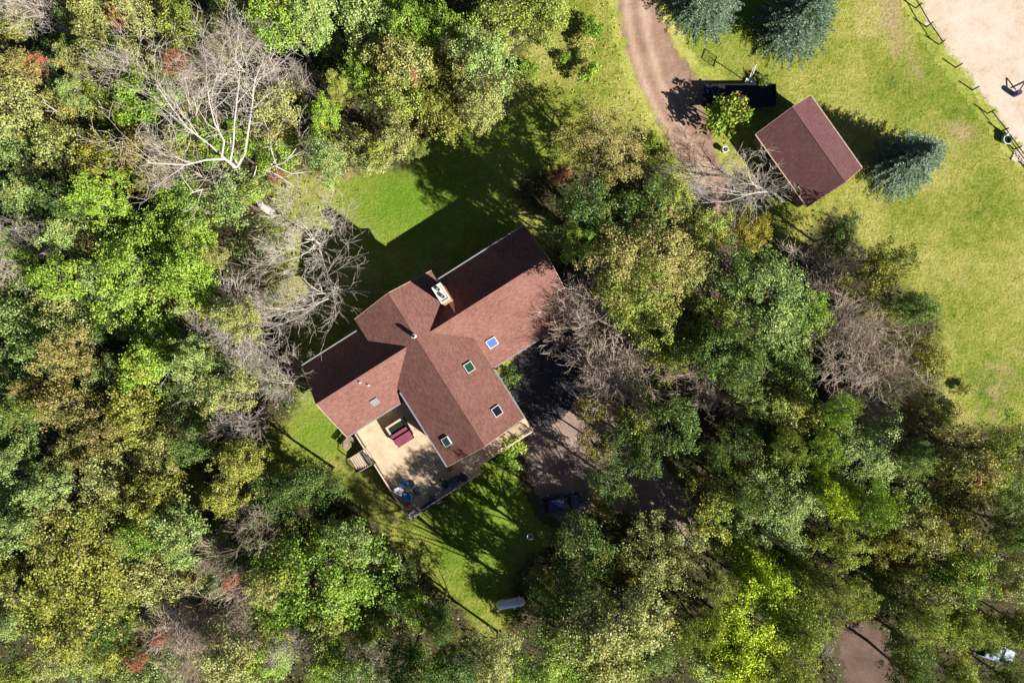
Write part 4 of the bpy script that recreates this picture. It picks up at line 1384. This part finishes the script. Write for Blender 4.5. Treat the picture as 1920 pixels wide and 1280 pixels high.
leafy(1778, 1178, 36, 'k', 9, 'yellowish green tree above the silver car nearer the dirt clearing')
leafy(1785, 1170, 38, 'k', 9, 'yellowish green tree above the silver car toward the dirt clearing')
leafy(1888, 1240, 13, 'k', 4, 'small yellowish green sapling over the nose of the silver car')
leafy(1858, 1216, 13, 'g', 4, 'small green sapling leaning across the silver car')
leafy(1790, 1264, 40, 'k', 9, 'yellowish green tree at the lower edge below the silver car')
leafy(1922, 1172, 32, 'k', 9, 'yellowish green tree at the frame edge beside the silver car')
leafy(1893, 1276, 36, 'd', 8, 'dark tree in the bottom corner below the silver car')
leafy(1590, 1118, 40, 'k', 11, 'yellowish green tree at the upper end of the bare dirt clearing')
leafy(1700, 1262, 44, 'd', 11, 'dark green tree at the lower edge beside the bare dirt clearing')
leafy(1650, 1105, 42, 'd', 8, 'dark green tree standing above the bare dirt clearing')
leafy(1705, 1205, 44, 'd', 9, 'dark green tree shading the side of the bare dirt clearing')
bush(1030, 1072, 32, 'n', 3, 'brownish bush on the lawn edge near the propane tank')
bush(820, 940, 26, 'd', 2.2, 'dark bushy shrub against the outer deck corner')
bush(960, 830, 30, 'g', 2.0, 'fresh green shrub beside the deck below the gable end')
bush(950, 865, 26, 'g', 1.8, 'low green shrub near the deck, below the other one')
bush(955, 705, 24, 'd', 2.0, 'dark shrub in the inner corner between roof and parking pad')
leafy(1160, 835, 46, 'd', 8, 'dark green tree leaning over the gravel yard below the brown shrubs', sparse=True)
leafy(1195, 775, 48, 'k', 8, 'yellowish green tree behind the brown shrubs at the gravel yard', sparse=True)
leafy(1215, 850, 44, 'd', 9, 'dark green tree above the sunlit dirt of the gravel yard', sparse=True)
leafy(1330, 930, 50, 'k', 10, 'yellowish green tree beyond the sunlit dirt of the gravel yard', sparse=True)
leafy(1118, 835, 40, 'n', 7, 'brownish thin tree over the middle of the gravel yard', sparse=True)
leafy(1142, 905, 44, 'd', 8, 'dark thin tree over the gravel yard above the yellowish bush', sparse=True)
leafy(1110, 770, 38, 'm', 6, 'mottled thin tree over the gravel yard at the edge of the parking pad', sparse=True)
leafy(1060, 1180, 50, 'd', 11, 'dark green tree beside the propane tank, closing in the lawn')
bush(1130, 955, 26, 'y', 3.0, 'yellowish bush at the shaded edge of the gravel yard')
bush(1105, 140, 22, 'g', 2.4, 'lone green sapling in the scrub beside the driveway')
bush(1430, 152, 14, 'd', 1.2, 'small dark bush behind the basketball hoop')
for (px, py, rp, h, k, lab) in ((1506, 32, 82, 9.0, 0, 'blue green spruce beyond the hoop, the one nearer the arena'), (1335, -8, 74, 9.0, 1, 'blue green spruce at the top edge beside the driveway'), (1712, 302, 72, 7.5, 1, 'blue green spruce beside the far slope of the garage')):
    plant('spruce_tree', SPRUCE[k], px, py, rp / KPX * .95, h, None, None, 3.3, 10.0, .4, 'S', lab, group='spruces around the garage')

# the woods, tree by tree
taken = [(d_['px'], d_['py'], d_['r'] * KPX) for d_ in PLANTED if d_['kind'] == 'broadleaf_tree']
taken += [(955, 1130, 105), (1300, 290, 70)]
rg = random.Random(21)
for row in range(16):
    for col in range(24):
        ch = GRID[row][col]
        if ch in '.,': continue
        px = col * 80 + 40 + rg.uniform(-22, 22); py = row * 80 + 40 + rg.uniform(-22, 22)
        if any(math.hypot(px - a, py - b_) < rr * .78 for a, b_, rr in taken): continue
        if ch == 'B': bare(px, py, rg.uniform(50, 70), rg.uniform(8, 12)); continue
        if ch == 'T': twiggy(px, py, rg.uniform(48, 64), rg.uniform(4.5, 6.5)); continue
        if ch == 's':
            for _ in range(2): bush(px + rg.uniform(-25, 25), py + rg.uniform(-25, 25), rg.uniform(14, 24), rg.choice('ssg'))
            continue
        if ch == 'o' and col > 11: ch = 'k'
        if ch == 'y' and rg.random() < .5: ch = rg.choice('kog')
        if rg.random() < .38: ch = rg.choice({'o': 'kkbon', 'k': 'ogbk', 'g': 'kkbo', 'b': 'gok', 'd': 'gbmd', 'y': 'oky', 'n': 'onk', 'l': 'lk', 'm': 'mdk'}.get(ch, ch))
        low = .6 if (row == 5 and col >= 16) or (row == 4 and col >= 14) else 1
        leafy(px, py, rg.uniform(32, 58), ch, rg.uniform(7.0, 14) * (1 if ch not in 'ms' else .75) * low, sparse=(14 <= col <= 17 and 9 <= row <= 12))
        if low == 1 and rg.random() < .28 and not (870 < px < 1040 and py > 1060): leafy(px + rg.choice((-1, 1)) * rg.uniform(25, 45), py + rg.uniform(-35, 35), rg.uniform(18, 30), rg.choice('kogbyn'), rg.uniform(6, 10.5))
# low saplings filling the gaps of the woods
gaps = 0
for _ in range(4000):
    if gaps >= 22: break
    px, py = rg.uniform(0, 1920), rg.uniform(0, 1280)
    if cell(px, py) in '.,s' or math.hypot(px - 958, py - 1130) < 110: continue
    if any(math.hypot(px - d_['px'], py - d_['py']) < d_['r'] * KPX * .8 for d_ in PLANTED): continue
    leafy(px, py, rg.uniform(26, 38), rg.choice('gdoobyn'), rg.uniform(5, 8)); gaps += 1

# fallen logs and leaning dead trunks
for i, (a, b_, lab) in enumerate((((112, 527), (165, 533), 'pale fallen log beside the leafless trees at the frame edge'),)):
    lo = empty('fallen_log', P(*a), 0); tag(lo, lab, 'log', 'fallen logs')
    e = P(*b_) - P(*a)
    b = MB(); b.tube([Vector((0, 0, .2)), e * .5 + Vector((0, .1, .25)), e + Vector((0, 0, .18))], [.26, .22, .14], 9); b.build('trunk', M_PALE if i == 0 else M_BARK, lo)
    b = MB(); b.tube([e * .6 + Vector((0, 0, .22)), e * .75 + Vector((.3, .6, .4))], [.07, .02], 5); b.build('branch_stub', M_PALE if i == 0 else M_BARK, lo)
for (a, tip, lab) in (((250, 235), (185, 200), 'pale dead trunk leaning out of olive crowns, nearest the huge leafless tree'), ((158, 250), (78, 190), 'pale dead trunk leaning out of olive crowns near the frame edge'), ((300, 205), (195, 163), 'slender dead trunk among olive crowns above the other two'), ((240, 60), (185, 28), 'slender dead trunk beside the red bush near the top edge')):
    h = 10.0
    base, top = P(*a), P(tip[0], tip[1], h)
    sn = empty('dead_trunk', base, 0); tag(sn, lab, 'dead tree', 'dead leaning trunks')
    e = top - base
    b = MB(); b.tube([Vector((0, 0, -.1)), e * .5 + Vector((.15, .1, 0)), e], [.16, .12, .03], 7); b.build('trunk', M_PALE, sn)
    for k in range(7):
        f = .35 + .09 * k; an = k * 2.4
        b = MB(); b.tube([e * f, e * f + Vector((math.cos(an) * .9, math.sin(an) * .9, .7))], [.04, .012], 4, cap=False); b.build('branch', M_PALE, sn)

# ------------------------------------------------------------------ labels for the trees that have none: colour, kind, and the landmark they stand nearest to
MARKS = [('the chimney', 825, 550), ('the deck stairs', 670, 850), ('the propane tank', 958, 1130), ('the garage', 1520, 290), ('the basketball hoop', 1402, 155), ('the huge leafless tree', 440, 260),
         ('the largest yellow tree', 150, 1085), ('the largest green crown', 600, 1080), ('the broadest lime tree', 1400, 1180), ('the narrow lime tree', 1550, 925), ('the fallen pale log', 140, 528), ('the bare dirt clearing', 1600, 1170),
         ('the silver car', 1850, 1215), ('the parking pad', 1040, 720), ('the brown leafless tree', 1590, 690), ('the rusty red tree', 1835, 890), ('the top corner leafless tree', 85, 30), ('the sunlit patch of small lawn', 770, 400),
         ('the tree shadow on the lawn', 850, 290), ('the driveway top end', 1190, 20), ('the yellow green tree above the shadow', 830, 200), ('the fresh green broad tree', 270, 500), ('the forked leafless tree', 590, 1185), ('the dark blue car', 1052, 940), ('the gravel yard dirt', 1230, 940),
         ('the red tree under the corner tree', 75, 125), ('the pinkish red tree', 330, 118), ('the small bright red tree', 300, 1196), ('the end gutter of the house', 565, 690), ('the red tree at the top tips', 470, 52), ('the leafless pair at the frame edge', 60, 480)]
ORD = ['closest', 'second closest', 'third closest', 'fourth closest', 'fifth closest', 'sixth closest', 'seventh closest', 'eighth closest', 'ninth closest', 'tenth closest', 'eleventh closest', 'twelfth closest', 'thirteenth closest']
KINDW = {'broadleaf_tree': 'broadleaf tree', 'bush': 'low bush', 'bare_tree': 'tree', 'leafless_shrub': 'shrub'}
bins = {}
for d_ in PLANTED:
    if d_['label']: continue
    mk = min(MARKS, key=lambda q: math.hypot(q[1] - d_['px'], q[2] - d_['py']))
    bins.setdefault((mk, d_['L'], d_['kind'], d_['r'] < 2.0), []).append(d_)
for (mk, L, kind, _small), lst in bins.items():
    lst.sort(key=lambda d_: math.hypot(mk[1] - d_['px'], mk[2] - d_['py']))
    w = WORD.get(L, 'grey leafless' if L == 'B' else 'brown leafless')
    for i, d_ in enumerate(lst):
        o = 'the only one near' if len(lst) == 1 else ORD[min(i, 12)] + ' such to'
        sz = 'small ' if d_['r'] < 2.0 and kind == 'broadleaf_tree' else ''
        t_ = f"{sz}{w} {KINDW[kind]}, {o} {mk[0]}"
        d_['o']['label'] = t_ if len(t_.split()) <= 16 else t_.replace(' such to', ' to').replace('the only one near', 'near')

# ------------------------------------------------------------------ ground cover: undergrowth in the woods, weeds in the rough grass, grass tufts
def scatter(name, n, test, size, zr, mat, label, up=.7, aspect=.6):
    px = RNG.uniform(-60, 1980, n); py = RNG.uniform(-60, 1340, n)
    k = test(px, py)
    px, py = px[k], py[k]
    m_ = len(px)
    C = np.stack([(px - 960) / KPX, (640 - py) / KPX, RNG.uniform(zr[0], zr[1], m_)], 1)
    N = RNG.normal(size=(m_, 3)) + np.array([0, 0, up])
    me = quads_mesh(name, leaf_quads(C, N, RNG.uniform(size[0], size[1], m_), RNG, aspect), mat)
    o = bpy.data.objects.new(name, me); COL.objects.link(o)
    return tag(o, label, kind='stuff')


def clump(px, py, s=23.0, t=0.0):
    return (np.sin(px / s) * np.cos(py / (s * .83)) + np.sin(px / (s * .41) + py / (s * .57)) * .6) > t


CLEAR = [(1540, 1120), (1600, 1140), (1660, 1190), (1710, 1290), (1700, 1400), (1600, 1400), (1570, 1240)]
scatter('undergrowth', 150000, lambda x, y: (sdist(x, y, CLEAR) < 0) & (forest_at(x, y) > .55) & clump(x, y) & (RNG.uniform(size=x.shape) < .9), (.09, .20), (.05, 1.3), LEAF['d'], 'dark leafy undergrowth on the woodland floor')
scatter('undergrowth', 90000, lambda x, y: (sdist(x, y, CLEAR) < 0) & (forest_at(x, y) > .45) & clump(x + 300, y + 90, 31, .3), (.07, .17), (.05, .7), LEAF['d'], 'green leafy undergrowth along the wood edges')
rough = [(985, 60), (1060, 0), (1150, 20), (1165, 110), (1200, 190), (1250, 290), (1200, 330), (1110, 190), (960, 200)]
scatter('weeds', 60000, lambda x, y: sdist(x, y, rough) > -14 * RNG.uniform(0, 1, x.shape), (.05, .13), (.02, .25), LEAF['s'], 'rough yellow green weeds beside the driveway')

under = [(520, 300), (640, 320), (640, 400), (600, 560), (560, 640), (500, 800), (420, 800), (360, 720), (400, 560), (420, 420)]
scatter('scrub', 26000, lambda x, y: (sdist(x, y, under) > -20 * RNG.uniform(0, 1, x.shape)) & clump(x + 50, y, 17, -.2), (.10, .22), (.05, .8), LEAF['b'], 'low greyish scrub under the huge leafless tree')
scatter('dead_grass', 30000, lambda x, y: (sdist(x, y, under) > -14 * RNG.uniform(0, 1, x.shape)) & clump(x, y + 80, 21, -.1), (.10, .22), (.03, .3), M_TWIG, 'dry pale grass and twigs under the huge leafless tree', .4, .18)

YARD = [(990, 690), (1060, 640), (1120, 690), (1160, 780), (1230, 860), (1290, 920), (1320, 1010), (1220, 970), (1120, 950), (1070, 990), (1010, 940), (985, 800)]
scatter('fallen_leaves', 40000, lambda x, y: (sdist(x, y, YARD) > -10) & clump(x, y, 15, -.1), (.04, .10), (.025, .06), LEAF['n'], 'fallen brown leaves drifted over the gravel yard', 3.0)
scatter('fallen_leaves', 60000, lambda x, y: (forest_at(x, y) < .8) & (forest_at(x, y) > .02) & (RNG.uniform(size=x.shape) < .8) & clump(x, y, 29, -.3), (.03, .085), (.01, .05), LEAF['n'], 'fallen leaves on the lawn along the wood edge', 3.0)


openl = lambda x, y: (forest_at(x, y) < .25) & (sdist(x, y, [(1690, -80), (1735, 30), (1838, 175), (1905, 262), (1990, 360), (1990, -80)]) < 0) & (sdist(x, y, [(1150, -80), (1172, 80), (1258, 275), (1330, 400), (1390, 400), (1318, 180), (1224, 0), (1215, -80)]) < 6)
scatter('lawn_weeds', 90000, lambda x, y: openl(x, y) & clump(x + 17, y + 5, 9, .1) & (x > 1180), (.03, .085), (.01, .05), LEAF['g'], 'small green weeds and clover in the field grass', 2.0)
scatter('dry_grass', 70000, lambda x, y: openl(x, y) & clump(x + 70, y + 25, 13, .1), (.03, .10), (.01, .05), LEAF['s'], 'dry pale grass tufts scattered over the lawns', 1.5, .25)
